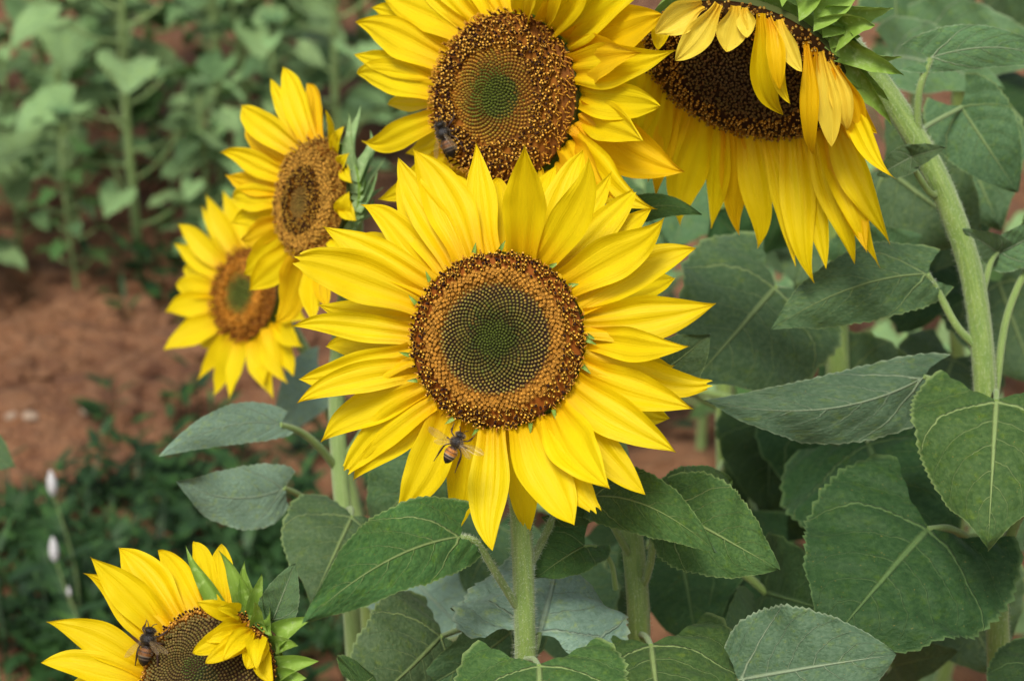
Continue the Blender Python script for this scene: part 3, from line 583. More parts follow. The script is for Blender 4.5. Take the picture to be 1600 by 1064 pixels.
leaf(root, org, (1452, 428), 1.47, (1203, 516), 1.42, 120, 'leaf_mid', pet=[(1465, 455, 1.475), (1495, 510, 1.475), (1524, 540, 1.478)], pr=6, fold=-.40, roll=4, arch=.06, back=.14, phair=200, bendy=-.06, wav=.09)
leaf(root, org, (1450, 92), 1.46, (1650, 100), 1.50, 72, 'leaf_pale', pet=[(1437, 140, 1.46), (1434, 190, 1.465), (1440, 225, 1.47)], pr=6, roll=0, fold=-.15, arch=.04, phair=300, bendy=.09)
leaf(root, org, (1425, 245), 1.445, (1478, 230), 1.42, 36, 'leaf_pale', roll=0, fold=.3, arch=.1)
leaf(root, org, (1425, 245), 1.445, (1370, 275), 1.45, 46, 'leaf_pale', pet=[(1432, 270, 1.46), (1452, 300, 1.462), (1465, 305, 1.467)], pr=5, roll=0, fold=.3, arch=.1)
leaf(root, org, (1560, 395), 1.50, (1505, 358), 1.46, 50, 'leaf_pale', pet=[(1548, 410, 1.49), (1540, 440, 1.485), (1528, 490, 1.48)], pr=5, fold=.2)
leaf(root, org, (1560, 395), 1.50, (1640, 345), 1.50, 70, 'leaf_pale', fold=.3, roll=30, arch=.1)
leaf(root, org, (1640, 380), 1.52, (1720, 300), 1.5, 120, 'leaf', pet=[(1605, 420, 1.51), (1572, 500, 1.50), (1556, 610, 1.49), (1548, 660, 1.487)], pr=6)
leaf(root, org, (1500, 165), 1.62, (1590, 300), 1.60, 130, 'leaf_mid', pet=[(1440, 205, 1.55), (1445, 240, 1.48)], pr=4, roll=0)
leaf(root, org, (1650, 820), 1.46, (1720, 900), 1.4, 120, 'leaf', pet=[(1600, 800, 1.48), (1575, 850, 1.49), (1562, 900, 1.50)], pr=8)
leaf(root, org, (1620, 1040), 1.45, (1560, 1160), 1.40, 130, 'leaf_dark', droop=.1)
leaf(root, org, (1153, 1062), 1.33, (1402, 1022), 1.30, 200, 'leaf_grey', pet=[(1165, 1075, 1.36), (1250, 1140, 1.42), (1500, 1180, 1.5)], pr=5, roll=-8, fold=.12, arch=.05, back=.05, teeth=26)

# ------------------------------------------------------------------ LEFT PAIR
root, org = sunflower('sunflower left of the biggest one, turned left with spiky green bracts behind its disc', (540, 830, 1.66))
H = Head(root, org, 487, 310, 1.58, 95, .55, 188, 150); H4 = H
H.disc([(.28, 'bead', (.16, .11, .02), (.20, .11, .02), .9, (.05, .025, .006, 1)), (.55, 'anther', (.03, .012, .006), (.50, .28, .03), .9, (.12, .05, .008, 1)),
        (.82, 'open', (.42, .22, .03), (.12, .05, .01), .9, (.20, .09, .01, 1)), (1.2, 'curl', (.22, .10, .015), (.52, .30, .04), .9, (.22, .10, .01, 1))],
       N=1000, off=(-.25, -.10), power=.55)
H.calyx(.55, 1.0)
for i, (t, w, b, bd, ly) in enumerate([((369,162),46,(462,236),-4,0),((372,197),44,(452,256),-2,1),((409,119),34,(474,226),-2,1),((436,102),44,(482,222),-4,0),((479,130),42,(494,222),-4,0),((516,164),26,(508,232),-2,1),
 ((343,239),42,(444,276),-2,0),((355,274),42,(440,292),0,1),((353,309),44,(436,310),0,0),((361,348),44,(438,330),0,1),((368,375),44,(442,350),0,0),((377,430),52,(448,368),0,0),((393,454),52,(458,384),6,0),
 ((440,500),62,(474,398),0,0),((478,508),56,(486,402),0,1),((400,330),44,(440,320),0,2),((415,220),44,(460,250),0,2),((455,170),44,(480,230),0,2),((430,410),50,(455,370),0,2),
 ((505,480),44,(500,400),0,1),((455,140),40,(486,224),0,1)]): H.petal(t, w * 1.1, b, bend=bd, lay=ly, mat='petal_warm' if i % 3 == 1 else 'petal', wf=.5)
for (t, w, b) in [((552,288),26,(536,262)),((556,345),30,(538,320)),((545,300),30,(540,340)),((532,395),34,(525,372)),((545,240),22,(530,262)),((520,420),30,(515,390)),((534,200),20,(522,240))]:
    H.petal(t, w, b, mode=-.015, wf=.6, arch=.25, zb=-.001)
for (t, b, dz) in [((548,175),(535,262),.0),((582,209),(538,282),.02),((600,232),(540,300),.03),((605,255),(542,310),.04),((592,275),(545,330),.02),((600,300),(542,340),.03),((585,315),(540,350),.02),((570,170),(530,255),.03),((575,330),(535,370),.0),((600,215),(540,290),.05),((560,355),(530,385),.03),((590,345),(535,360),.05)]:
    H._br(t, 30, b, dz, None, random.uniform(-8, 8), zb=-.010, rmax=1.05, mat='bract_pale')
stem(root, org, [H.C - H.N * .02, P(555, 350, 1.66), (528, 560, 1.66), (530, 720, 1.66), (540, 830, 1.66)], 17, 19, 0, mat='stem_far')
leaf(root, org, (440, 663), 1.60, (250, 713), 1.52, 64, 'leaf_blue', pet=[(470, 675, 1.62), (500, 700, 1.64), (524, 730, 1.66)], pr=6, roll=0, fold=-.15, arch=.04, bendy=-.08, back=.08, nu=40, nv=17)
leaf(root, org, (446, 762), 1.60, (274, 752), 1.54, 100, 'leaf_blue', wav=.09, pet=[(470, 775, 1.62), (505, 805, 1.655), (530, 830, 1.66)], pr=5, roll=0, fold=-.12, arch=.03, back=.05, bendy=.10, nu=40, nv=17)
leaf(root, org, (550, 806), 1.56, (490, 935), 1.50, 190, 'leaf_mid', pet=[(548, 795, 1.60), (540, 800, 1.66)], pr=5, fold=-.1, droop=.08, nu=40, nv=17)
leaf(root, org, (700, 690), 1.58, (580, 830), 1.60, 170, 'leaf_mid', pet=[(690, 660, 1.6), (600, 640, 1.65), (535, 720, 1.66)], pr=5, fold=-.1, droop=.06, roll=-10, nu=40, nv=17)
leaf(root, org, (690, 992), 1.45, (565, 1110), 1.38, 210, 'leaf_mid', pet=[(730, 980, 1.5), (700, 1000, 1.6), (560, 1000, 1.66)], pr=5, fold=-.2, roll=-14, droop=.08)
leaf(root, org, (800, 985), 1.48, (640, 1085), 1.42, 130, 'leaf_mid', roll=-20, fold=.2, arch=.08)

root, org = sunflower('small blurred sunflower with a greenish disc at the far left of the pair', (530, 690, 2.05))
H = Head(root, org, 383, 459, 1.95, 73, .66, 190, 112); H5 = H
H.disc([(.30, 'bead', (.07, .10, .015), (.11, .13, .02), .9, (.03, .04, .008, 1)), (.50, 'bead', (.12, .14, .02), (.44, .20, .02), .9, (.16, .06, .008, 1)), (.72, 'open', (.44, .17, .012), (.12, .04, .01), .9, (.22, .08, .008, 1)),
        (1.2, 'curl', (.20, .07, .01), (.46, .20, .02), .9, (.20, .07, .008, 1))], N=500, off=(-.08, 0), power=.55)
H.calyx()
for i, (t, w, b, bd, ly) in enumerate([((324,304),38,(368,396),0,0),((314,322),34,(358,404),0,1),((279,351),40,(350,414),0,0),((274,380),40,(344,428),0,0),((279,417),40,(340,440),0,1),((269,443),40,(338,454),0,0),((258,488),42,(338,470),0,0),((277,512),36,(340,484),0,1),
 ((262,548),46,(346,498),-4,0),((311,593),32,(356,515),0,1),((340,617),38,(366,524),0,0),((358,625),38,(376,530),0,0),((424,622),44,(396,528),0,0),((440,596),38,(408,520),0,1),((466,590),40,(416,510),0,0),((468,540),40,(424,495),0,1),
 ((470,500),40,(430,480),0,1),((350,300),36,(378,390),0,1),((385,300),36,(388,390),0,0),((420,310),36,(398,394),0,1),((405,600),34,(388,528),0,2),((300,540),40,(345,495),0,2),((450,340),36,(410,400),0,1),((470,400),36,(425,430),0,1)]):
    H.petal(t, w * 1.05, b, bend=bd, lay=ly, nu=12, nv=7)
stem(root, org, [H.C - H.N * .02, P(460, 520, 2.05), (500, 600, 2.05), (530, 690, 2.05)], 15, 17, 0, mat='stem_far')
leaf(root, org, (500, 580), 2.05, (430, 680), 2.0, 90, 'leaf_blue', nu=24, nv=13)

# ------------------------------------------------------------------ LOWER LEFT
root, org = sunflower('half visible sunflower at the bottom left with petals folded inward over its disc', (540, 1120, 1.34))
H = Head(root, org, 325, 1062, 1.24, 116, .88, 205, 160); H6 = H
H.disc([(.18, 'spike', (.06, .09, .015), (.11, .14, .03), .9, (.02, .025, .006, 1)), (.86, 'bead', (.11, .085, .022), (.18, .13, .035), .86, (.03, .014, .005, 1)),
        (.93, 'open', OR, DK, .9, (.25, .08, .006, 1)), (1.2, 'anther', DK, YL, .9, (.16, .05, .006, 1))], N=1500, off=(-.22, .16), power=.55)
H.calyx()
for i, (t, w, b, bd, ly) in enumerate([((72,971),62,(224,1040),-12,0),((64,1034),52,(220,1062),-6,0),((90,1075),50,(218,1075),0,1),((128,892),62,(240,1000),-12,1),((142,869),66,(252,986),-8,0),((183,855),70,(275,970),-10,0),
 ((240,854),52,(308,956),-8,0),((294,838),38,(330,950),-10,1),((300,870),50,(338,950),0,2),((340,839),38,(352,950),-8,0),((210,930),60,(260,990),0,2),((110,1110),56,(222,1090),0,0),((160,1160),56,(232,1120),0,0)]):
    H.petal(t, w, b, bend=bd, lay=ly)
for (t, w, b, bd, dz, h) in [((311,941),32,(372,962),4,-.02,0),((316,998),34,(386,974),8,-.022,0),((298,1023),40,(392,986),6,-.022,0),((319,1038),36,(400,994),4,-.025,0),((350,1028),34,(398,990),0,-.028,0),((386,1045),44,(410,1000),4,-.02,0),((400,1035),34,(412,1000),0,-.03,0),((427,1068),34,(414,1008),-6,-.018,0),((345,950),28,(378,962),0,-.026,0)]:
    H.petal(t, w, b, bend=bd, mode=dz, zb=.006, arch=.20, wf=.7, prof=(3.2, .8), cup=.25, ridge=.06, neck=.35)
for (t, w, b, dz, bd) in [((295,856),22,(335,945),.015,0),((343,856),30,(378,948),-.005,-6),((385,875),28,(388,952),0,4),((413,891),26,(398,958),-.01,6),((493,966),34,(424,992),0,4),((472,1010),28,(420,1008),-.01,4),((500,1034),34,(426,1044),0,6),((480,1060),34,(430,1060),0,4),((430,1000),40,(400,950),-.02,0),((400,930),30,(402,985),-.02,0)]:
    H._br(t, w + 14, b, dz, None, bd, zb=-.006, arch=.12, cup=.45, rmax=1.15, tipcurl=.15)
leaf(root, org, (426, 970), 1.25, (461, 879), 1.24, 62, 'leaf_pale', roll=0, fold=.35, arch=.05, back=.02, teeth=12, nu=30, nv=13)
stem(root, org, [H.C - H.N * .02, P(400, 1090, 1.30), (470, 1140, 1.34), (540, 1220, 1.36)], 16, 18, 0)
leaf(root, org, (560, 1075), 1.26, (585, 1055), 1.26, 120, 'leaf', fold=-.1)

# ------------------------------------------------------------------ BEES
def bee(name_label, p, ddir, up, size, wings, dark=1., grp='honey bees on the sunflowers'):
    """p: world centre, ddir: heading (head direction), up: back of the bee"""
    X = unit(ddir); Z = unit(up - X * np.dot(up, X)); Y = np.cross(Z, X); s = size
    root = empty('bee', p, name_label, 'bee', grp); mb = MB()
    prof = [(-.50, .004), (-.48, .035), (-.44, .085), (-.38, .125), (-.30, .158), (-.22, .172), (-.14, .168), (-.06, .140), (-.01, .10), (.015, .075), (.03, .11), (.07, .16), (.13, .185), (.20, .18), (.26, .15), (.295, .10), (.31, .08), (.325, .11), (.37, .135), (.42, .13), (.46, .08), (.48, .004)]
    xs_ = np.interp(np.linspace(0, 1, 66), np.linspace(0, 1, len(prof)), [a for a, _ in prof]); rs = np.interp(np.linspace(0, 1, 66), np.linspace(0, 1, len(prof)), [b for _, b in prof]); vs = []; cs = []
    for x, r in zip(xs_, rs):
        if x < 0:
            ban = (x + .5) / .5
            c = (.008, .006, .006, 1) if ban < .36 else ((.30, .22, .14, 1) if ban < .40 else ((.012, .008, .006, 1) if ban < .50 else ((.45, .35, .22, 1) if ban < .54 else ((.48, .17, .015, 1) if ban < .70 else ((.04, .015, .006, 1) if ban < .76 else ((.50, .18, .018, 1) if ban < .90 else (.06, .02, .008, 1)))))))
        elif x < .31: c = (.035, .024, .014, 1) if x < .1 else (.014, .011, .009, 1)
        else: c = (.007, .006, .006, 1)
        sag = -.16 * max(0, -x) ** 1.5
        for j in range(16):
            a = 2 * math.pi * j / 16; vs.append(p + s * (X * x + Y * r * math.cos(a) + Z * (r * .9 * math.sin(a) + sag * .5))); cs.append((c[0] * dark, c[1] * dark, c[2] * dark, 1))
    mb.add(vs, grid_faces(66, 16, True), None, np.array(cs))
    for sg in (-1, 1):   # eyes, antennae, legs belong to the one body mesh
        mb.add(icoV * s * np.array([.055, .04, .07]) @ np.array([X, Y, Z]) + p + s * (X * .39 + Y * sg * .085 + Z * .01), icoF, None, (.006, .005, .006, 1))
        tube(mb, [p + s * (X * .45 + Y * sg * .03 + Z * .03), p + s * (X * .53 + Y * sg * .07 + Z * .04), p + s * (X * .58 + Y * sg * .14 - Z * .02)], s * .011, s * .009, 5, 8, col=(.02, .012, .008, 1))
        for (x0, a, l, dn) in ((.24, .5, .22, .14), (.14, -.05, .26, .16), (.06, -.85, .42, .10)):
            k0 = p + s * (X * x0 + Y * sg * .10 - Z * .08); k1 = k0 + s * (Y * sg * .16 + X * a * .18 - Z * .02); k2 = k1 + s * (Y * sg * .05 + X * a * l * 1.0 - Z * dn); k3 = k2 + s * (Y * sg * .02 + X * a * .22 - Z * .05)
            tube(mb, [k0, k1, k2, k3], s * .026, s * .010, 6, 14, col=(.035, .014, .008, 1), rad=lambda u, s=s: s * (.020 + .016 * math.exp(-((u - .5) / .16) ** 2) - .010 * u))
    hv = []; hf = []; rr_ = random.Random(3)   # short fur on thorax and head
    for h in range(900):
        xx = rr_.uniform(.02, .46) if h % 5 else rr_.uniform(-.2, .02); a = rr_.uniform(0, 6.283); rad_ = np.interp(xx, [q[0] for q in prof], [q[1] for q in prof]); d = Y * math.cos(a) + Z * math.sin(a)
        q = p + s * (X * xx + d * rad_ * .93); e = X * s * .006; k = len(hv); hv += [q - e, q + e, q + (d + X * rr_.uniform(-.5, .3)) * s * rr_.uniform(.03, .065)]; hf.append((k, k + 1, k + 2))
    f_ = (.22 * dark, .15 * dark, .07 * dark, 1); mb.v.append(np.array(hv)); mb.f.extend((np.array(hf) + mb.n).tolist()); mb.n += len(hv); mb.uv.append(np.zeros((len(hv), 2))); mb.col.append(np.tile(f_, (len(hv), 1))); mb.mi.extend([0] * len(hf))
    mb.build('body', M['bee'], root, p, usecol=True)
    for (sg, ang, l, wd) in wings:
        m2 = MB(); A = p + s * (X * .15 + Y * sg * .10 + Z * .11); dr = unit(Y * sg * math.cos(R_(ang)) + X * math.sin(R_(ang)) + Z * .18); sd_ = unit(np.cross(Z, dr)); nn = np.cross(dr, sd_); vs = []; uv = []
        for i in range(16):
            t = i / 15; pf = math.sin(math.pi * min(1, (t * .93 + .04)) ** 1.0) ** .6 * (0.45 + .55 * t)
            for j in range(7):
                v = j / 6 * 2 - 1; vs.append(A + dr * s * l * t + sd_ * s * wd * pf * (v * .5 + .12) + nn * s * .02 * math.sin(v * 6 + t * 4)); uv.append((v, t))
        m2.add(vs, grid_faces(16, 7), uv); m2.build('wing', M['wing'], root, p)
    return root
d1 = unit(RGT * .47 + UPV * .88 - FWD * .1)
bee('hovering honey bee with orange banded abdomen below the disc of the biggest sunflower', P(709, 699, 1.225), d1, -FWD + UPV * .2, .0212, [(1, 2, .75, .30), (-1, 8, .75, .30), (1, -28, .50, .22), (-1, -22, .5, .22)])
bee('dark honey bee clinging to the left disc edge of the top middle sunflower', H2.plane(696, 218, .012), unit(RGT * -.35 + UPV * .9), H2.N + RGT * -.2, .0265, [(1, -62, .62, .22), (-1, -62, .62, .22)], dark=.35)
bee('brown honey bee on the disc edge of the bottom left sunflower', H6.plane(229, 1009, .012), unit(RGT * .22 + UPV * .95), H6.N, .0245, [(-1, -12, .66, .22), (1, -60, .6, .22), (-1, -32, .45, .16)], dark=.4)

# ------------------------------------------------------------------ other leafy plants close behind (traced)
def plant(label, gp, group='leafy sunflower plants without visible flowers'):
    o = g0(gp); return empty('sunflower_plant', o, label, 'sunflower plant', group), o
root, org = plant('leafy plant with a straight stem under the drooping sunflower and a big round dark leaf', (1312, 700, 1.80))
stem(root, org, [(1300, 240, 1.74), (1303, 380, 1.76), (1308, 520, 1.78), (1312, 700, 1.80)], 26, 28, 0)
leaf(root, org, (1356, 692), 1.62, (1430, 870), 1.52, 320, 'leaf_dark', ex=.30, sharp=.75, pet=[(1350, 680, 1.66), (1320, 690, 1.78)], pr=4, droop=.07, fold=-.05, back=.25, nu=40, nv=19)
leaf(root, org, (1212, 448), 1.66, (1080, 600), 1.56, 270, 'leaf_mid', pet=[(1240, 460, 1.7), (1275, 500, 1.74), (1303, 530, 1.78)], pr=6, droop=.05, fold=-.05, back=.28, nu=40, nv=19)
leaf(root, org, (1330, 420), 1.70, (1440, 370), 1.66, 120, 'leaf_mid', pet=[(1310, 470, 1.76)], pr=4, nu=30, nv=15)
leaf(root, org, (1310, 600), 1.80, (1480, 660), 1.76, 180, 'leaf_mid', pet=[(1300, 640, 1.8)], pr=4, nu=30, nv=15)
leaf(root, org, (1420, 700), 1.76, (1340, 670), 1.7, 60, 'leaf_mid', nu=30, nv=15)
root, org = plant('leafy plant with a thin dark stem right of the biggest sunflower, long petioles slanting down', (1133, 720, 2.0))
stem(root, org, [(1128, 300, 1.94), (1130, 560, 1.98), (1133, 720, 2.0)], 22, 24, 0)
leaf(root, org, (1265, 640), 1.80, (1380, 800), 1.75, 200, 'leaf_dark', pet=[(1200, 580, 1.88), (1135, 542, 1.98)], pr=8, nu=30, nv=15)
leaf(root, org, (1205, 655), 1.85, (1200, 800), 1.8, 170, 'leaf_dark', pet=[(1150, 625, 1.9), (1080, 612, 1.95), (1132, 640, 2.0)], pr=6, nu=30, nv=15)
leaf(root, org, (1190, 400), 1.94, (1110, 330), 1.92, 150, 'leaf_dark', nu=30, nv=15)
leaf(root, org, (1240, 880), 1.75, (1120, 1010), 1.65, 230, 'leaf_dark', pet=[(1200, 860, 1.8), (1150, 700, 2.0)], pr=6, nu=30, nv=15)
leaf(root, org, (1195, 925), 1.62, (1320, 960), 1.5, 180, 'leaf_dark', pet=[(1160, 895, 1.62), (1100, 865, 1.62), (1010, 850, 1.62)], pr=7, nu=30, nv=15)
leaf(root, org, (1100, 255), 2.0, (1050, 390), 1.95, 190, 'leaf_mid', nu=30, nv=15)
leaf(root, org, (1010, 300), 2.0, (1000, 420), 1.95, 150, 'leaf_mid', nu=30, nv=15)
leaf(root, org, (1290, 330), 2.0, (1240, 450), 1.95, 170, 'leaf_mid', nu=30, nv=15)
leaf(root, org, (1062, 850), 1.72, (1090, 1010), 1.66, 200, 'leaf_dark', pet=[(1100, 780, 1.85), (1130, 720, 2.0)], pr=5, nu=30, nv=15)
leaf(root, org, (1230, 735), 1.92, (1170, 860), 1.88, 190, 'leaf_dark', nu=30, nv=15)
root, org = plant('leafy plant at the right edge behind the bent stem with broad grey green leaves', (1500, 620, 2.1))
stem(root, org, [(1500, 100, 1.95), (1490, 400, 2.05), (1500, 620, 2.1)], 18, 22, 0)
leaf(root, org, (1480, 270), 1.85, (1460, 420), 1.8, 200, 'leaf_mid', pet=[(1490, 300, 1.95)], droop=.06, nu=30, nv=15)
leaf(root, org, (1380, 260), 1.75, (1530, 370), 1.72, 230, 'leaf_mid', droop=.05, roll=10, nu=30, nv=15)
leaf(root, org, (1500, 215), 1.80, (1560, 350), 1.74, 190, 'leaf_mid', droop=.05, nu=30, nv=15)
leaf(root, org, (1395, 90), 1.9, (1570, 140), 1.75, 120, 'leaf_pale', pet=[(1430, 60, 1.95), (1480, 30, 2.0)], roll=-15, arch=.1, nu=30, nv=15)
leaf(root, org, (1440, 60), 2.0, (1650, 90), 1.9, 130, 'leaf_pale', roll=-10, arch=.08, nu=30, nv=15)
leaf(root, org, (1400, 50), 2.0, (1520, -60), 2.1, 180, 'leaf_mid', droop=.05, nu=30, nv=15)
leaf(root, org, (1600, 120), 2.1, (1620, 260), 2.0, 160, 'leaf_dark', nu=30, nv=15)
leaf(root, org, (1540, 20), 2.1, (1650, 60), 2.0, 120, 'leaf_mid', nu=30, nv=15)
leaf(root, org, (1450, 400), 1.9, (1400, 520), 1.85, 170, 'leaf_dark', nu=30, nv=15)
leaf(root, org, (1560, 440), 1.9, (1620, 600), 1.85, 200, 'leaf_mid', nu=30, nv=15)
leaf(root, org, (1490, 560), 1.95, (1440, 690), 1.9, 170, 'leaf_mid', nu=30, nv=15)
leaf(root, org, (1600, 700), 1.9, (1590, 850), 1.85, 200, 'leaf_mid', nu=30, nv=15)
root, org = plant('low leafy plant with a jagged leaf in the bottom right between the two thick stems', (1400, 1100, 1.8))
stem(root, org, [(1420, 930, 1.75), (1400, 1100, 1.8)], 16, 18, 0)
leaf(root, org, (1395, 1040), 1.70, (1500, 1015), 1.6, 70, 'leaf_mid', pet=[(1370, 1010, 1.72), (1405, 1020, 1.78)], pr=6, nu=30, nv=15)
leaf(root, org, (1480, 900), 1.75, (1560, 1050), 1.7, 220, 'leaf_mid', nu=30, nv=15)
leaf(root, org, (1200, 980), 1.7, (1260, 1100), 1.6, 180, 'leaf_mid', nu=30, nv=15)
leaf(root, org, (1180, 960), 1.6, (1130, 1000), 1.5, 100, 'leaf_mid', nu=30, nv=15)
root, org = plant('leafy plant with two thin stems left of the biggest sunflower stem in deep shade', (575, 980, 1.9))
stem(root, org, [(565, 850, 1.85), (575, 980, 1.9)], 18, 20, 0)
leaf(root, org, (640, 900), 1.75, (740, 1000), 1.7, 170, 'leaf_blue', pet=[(600, 920, 1.85)], nu=30, nv=15, droop=.05)
leaf(root, org, (780, 820), 1.75, (730, 920), 1.7, 160, 'leaf_mid', nu=30, nv=15)
leaf(root, org, (880, 930), 1.7, (940, 1040), 1.65, 170, 'leaf_mid', nu=30, nv=15)
leaf(root, org, (945, 860), 1.75, (950, 990), 1.7, 150, 'leaf_mid', nu=30, nv=15)
leaf(root, org, (900, 850), 1.85, (930, 990), 1.8, 210, 'leaf_dark', nu=30, nv=15)
leaf(root, org, (760, 900), 1.8, (700, 1000), 1.75, 170, 'leaf_dark', nu=30, nv=15)

# ------------------------------------------------------------------ generic background plants (own builders, then copies)
def far_plant(h, nl, sd, name='sunflower_plant', mat='leaf_far'):
    r = random.Random(sd); root = empty(name, (0, 0, 0), 'x', 'sunflower plant'); mb = MB()
    tube(mb, [V(0, 0, -.03), V(r.uniform(-.02, .02), r.uniform(-.02, .02), h * .5), V(r.uniform(-.03, .03), r.uniform(-.03, .03), h)], .0095, .006, 8, 14)
    mb.build('stem', M['stem_far'], root)
    for i in range(nl):
        z = h * (.12 + .86 * i / (nl - 1)); a = i * 2.4 + r.uniform(-.4, .4); o = V(math.cos(a), math.sin(a), 0); pl = r.uniform(.07, .13) * (1 - .35 * z / h)
        pl *= r.uniform(.6, 1.5); b = V(0, 0, z) + o * pl + V(0, 0, pl * .5); l = r.uniform(.08, .165) * (1.15 - .5 * z / h); t = b + o * l * .88 - V(0, 0, l * r.uniform(.15, .6))
        mb = MB(); leaf_geo(mb, b, t, l * r.uniform(.65, .85), up=V(0, 0, 1) + o * .3, roll=r.uniform(-20, 20), fold=.15, arch=.12, seed=sd * 50 + i, nu=16, nv=9, teeth=0)
        lf = mb.build('leaf', M[mat if r.random() < .92 else 'leaf_mid'], root); mb = MB()
        tube(mb, [V(0, 0, z), V(0, 0, z + pl * .15) + o * pl * .5, b], .0035, .003, 6, 8); mb.build('petiole', M['stem_far'], lf)
    mb = MB()
    for k in range(7):
        a = k * .9; o = V(math.cos(a), math.sin(a), 0); leaf_geo(mb, V(0, 0, h) + o * .01, V(0, 0, h + .05) + o * .06, .035, up=o * -1 + V(0, 0, .3), nu=8, nv=5, teeth=0)
    mb.build('bud', M['leaf_pale'], root); return root
def copy_tree(o, parent=None):
    c = o.copy(); COL.objects.link(c)
    if parent: c.parent = parent
    for ch in [x for x in bpy.data.objects if x.parent == o]: copy_tree(ch, c)
    return c
protos = [far_plant(.80, 24, 11), far_plant(.7, 22, 12), far_plant(.9, 26, 13), far_plant(.8, 24, 14, mat='leaf')]
used = [False] * 4
FG = 'young flowerless sunflower plants in the background row'
spots = [ # ground x, y, proto, scale, label
 (-.71, 3.75, 0, 1.0, 'blurred young plant with the clearest pale upright stem, upper left'), (-.87, 3.95, 1, .95, 'blurred young plant just left of the one with the clearest pale stem'),
 (-.60, 4.12, 3, .95, 'blurred young plant just right of the one with the clearest pale stem'), (-1.03, 3.55, 1, .8, 'low blurred plant at the left edge with its stem rising from bare soil'),
 (-.49, 4.3, 2, .9, 'blurred young plant above the small far sunflower of the left pair'), (-.34, 3.95, 0, .9, 'blurred young plant directly behind the turned sunflower with spiky bracts'),
 (-.20, 4.4, 1, .95, 'blurred leaves touching the left petals of the top middle sunflower'), (-.80, 4.5, 2, 1., 'blurred plant at the top edge behind the pale stemmed one'),
 (-1.0, 4.35, 0, 1., 'blurred plant filling the top left corner, behind the nearest row'),
 (-.42, 4.85, 3, 1., 'last blurred leaves at the top edge left of the top middle sunflower'), (-.65, 4.95, 1, 1.1, 'blurred leaves at the top edge above the small far sunflower'),
 (-1.25, 4.6, 3, 1., 'single blurred leaf cut by the very top left corner'), (-.80, 4.15, 2, .8, 'bushy blurred plant close behind the clearest pale stem'),
 (-.52, 3.95, 1, .75, 'blurred plant whose leaves reach the topmost petals of the turned sunflower'), (-.95, 4.75, 1, 1., 'farthest blurred plant between the top left corner and the clearest pale stem'),
 (-.55, 4.6, 0, 1., 'blurred plant at the top edge above the turned sunflower'), (-.33, 4.6, 1, 1., 'blurred plant between the turned and the top middle sunflower, near the top edge'),
 (-1.15, 4.0, 0, .9, 'blurred plant cut by the left edge above the bare soil'),
 (-.93, 3.72, 2, .50, 'short blurred plant low at the left, beside the clearest pale stem'), (-.57, 3.72, 1, .55, 'short blurred plant just right of the foot of the clearest pale stem'),
 (-.80, 3.60, 3, .42, 'smallest blurred plant on the edge of the bare soil'), (-.44, 3.8, 0, .55, 'short blurred plant hidden partly by the small far sunflower'),
 (.30, 3.0, 1, .9, 'leafy plant showing between the biggest and the drooping sunflower'), (.62, 3.2, 3, .95, 'leafy plant between the drooping petals and the bent stem'),
 (.85, 2.9, 2, .85, 'leafy plant right of the bent stem at mid height'), (.98, 3.6, 0, 1.0, 'far leafy plant at the right edge beside a patch of soil'),
 (.52, 2.55, 1, .85, 'leafy plant behind the two long pointed leaves left of the bent stem'), (.85, 2.35, 3, .75, 'leafy plant in the lower right corner'),
 (.32, 2.45, 3, .65, 'low leafy plant right of the biggest sunflower petals'), (-.03, 2.75, 1, .6, 'low plant glimpsed under the biggest sunflower beside its stem'),
 (.42, 2.1, 0, .62, 'low leafy plant in shade behind the big round dark leaf'), (.66, 2.1, 1, .72, 'low leafy plant at the foot of the bent stem')]
for i, (x, y, k, sc, lb) in enumerate(spots):
    o = protos[k] if not used[k] else copy_tree(protos[k]); used[k] = True
    o.location = (x, y, gh(x, y)); o.rotation_euler = (0, 0, i * 1.3); o.scale = (sc, sc, sc)
    o['label'] = lb or ('leafy plant in the dark green mass behind the right hand sunflowers' if x > 0.1 else 'dim flowerless plant farther back among the blurred leaves at the upper left'); o['group'] = FG

# ------------------------------------------------------------------ weeds
def weed_patch(mb, px, py, rr, n, r, h=.12, lw=.016):
    g = ground_at(px, py)
    for _ in range(n):
        x = g[0] + r.gauss(0, rr); y = g[1] + r.gauss(0, rr * 1.3); z0 = gh(x, y); hh = h * r.uniform(.3, 1.2)
        for k in range(r.randint(4, 7)):
            a = r.uniform(0, 6.28); o = V(math.cos(a), math.sin(a), 0); b = V(x, y, z0 + hh * r.uniform(.1, 1)) + o * .01; l = lw * r.uniform(1.5, 3.6)
            leaf_geo(mb, b, b + o * l + V(0, 0, l * r.uniform(-.3, .7)), l * r.choice((.18, .25, .35, .55)), up=V(0, 0, 1) + o * .2, nu=5, nv=3, teeth=0, back=0, seed=_)
        tube(mb, [V(x, y, z0), V(x + r.gauss(0, .006), y, z0 + hh)], .0015, .001, 3, 2)
mb = MB(); r = random.Random(5)
for (px, py, rr, n) in [(40, 870, .05, 50), (150, 800, .03, 28), (260, 760, .03, 28), (330, 820, .04, 30), (400, 880, .05, 40), (40, 990, .06, 50), (190, 960, .05, 40), (335, 740, .02, 12), (430, 940, .05, 45), (320, 880, .05, 40), (110, 1040, .05, 40), (470, 1000, .07, 50),
 (600, 900, .07, 40), (700, 950, .08, 50), (250, 430, .08, 20), (310, 480, .06, 25), (340, 420, .10, 20), (1100, 650, .08, 20), (300, 645, .02, 10), (165, 650, .015, 6), (1350, 980, .08, 30), (470, 720, .04, 20)]:
    n = int(n * .48)
    weed_patch(mb, px, py, rr * 1.0, n, r)
tag(mb.build('weeds', M['weed']), 'low dark green weeds growing over the soil', 'weeds', kind='stuff')
mb = MB()
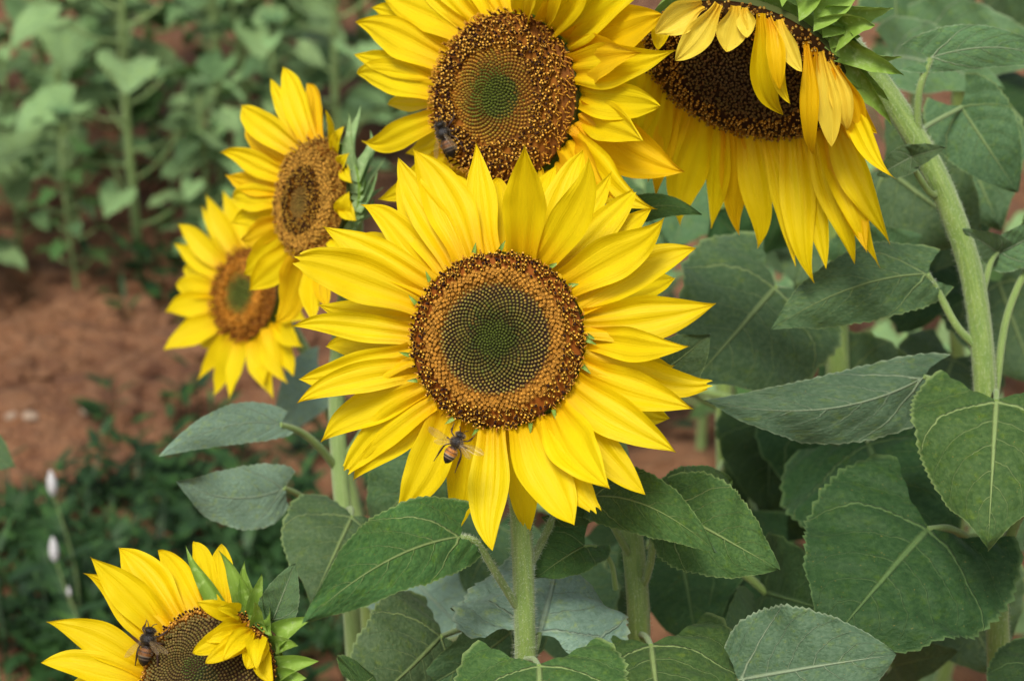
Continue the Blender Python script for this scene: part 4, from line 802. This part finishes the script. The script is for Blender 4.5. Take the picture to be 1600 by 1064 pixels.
for i in range(380):
    px = r.uniform(-30, 560); py = r.uniform(800, 1090); g = ground_at(px, py); z0 = gh(g[0], g[1]); a = r.uniform(0, 6.28); l = r.uniform(.06, .2); o = V(math.cos(a), math.sin(a), 0)
    leaf_geo(mb, V(g[0], g[1], z0), V(g[0], g[1], z0) + o * l * .6 + V(0, 0, l * .7), .006, up=o * -1 + V(0, 0, .4), nu=6, nv=3, teeth=0, arch=.15, back=0)
tag(mb.build('grass', M['weed']), 'thin dark grass blades among the weeds at the lower left', 'grass', kind='stuff')
for (px, py, d, l, lb) in [(82, 765, 2.75, .030, 'white flower spike on a thin weed stem, upper one at the left'), (85, 868, 2.65, .029, 'white flower spike on a thin weed stem, below the other at the left'), (108, 928, 2.6, .012, 'tiny white bud on a thin weed stem, lowest at the left')]:
    c = P(px, py, d); b = V(c[0] + .01, c[1] + .02, 0); rt = empty('weed', b, lb, 'flowering weed', 'white flowering weeds'); mb = MB()
    tube(mb, [b, (b + c) / 2 + V(.012, 0, 0), c], .0018, .0012, 6, 12); mb.build('stem', M['stem_far'], rt, b); mb = MB(); vs = []
    for i in range(14):
        t = i / 13; rr = l * .24 * math.sin(math.pi * min(1, t * .9 + .08)) ** .7 * (1 - .4 * t)
        for j in range(12): a = 6.283 * j / 12; k = 1 + .15 * math.sin(i * 2.4 + j * 2.1); vs.append(c + V(math.cos(a) * rr * k, math.sin(a) * rr * k, (t - .2) * l * 1.2))
    mb.add(vs, grid_faces(14, 12, True)); mb.build('flower_spike', M['white'], rt, b)
    for k in range(6):
        mb = MB(); a = k * 2.1; o = V(math.cos(a), math.sin(a), 0); q = b + (c - b) * (.25 + .11 * k); leaf_geo(mb, q, q + o * .07 + V(0, 0, .03), .02, up=V(0, 0, 1), nu=8, nv=5, teeth=0, back=0); mb.build('leaf', M['weed'], rt, b)
root, org = plant('leaf tip of a plant cut off by the left edge above the weeds', (-40, 760, 1.9), None)
stem(root, org, [(-50, 650, 1.9), (-40, 760, 1.9)], 12, 14, 0)
leaf(root, org, (-50, 690, )[0:2], 1.9, (22, 730), 1.85, 90, 'leaf_mid', nu=20, nv=9)
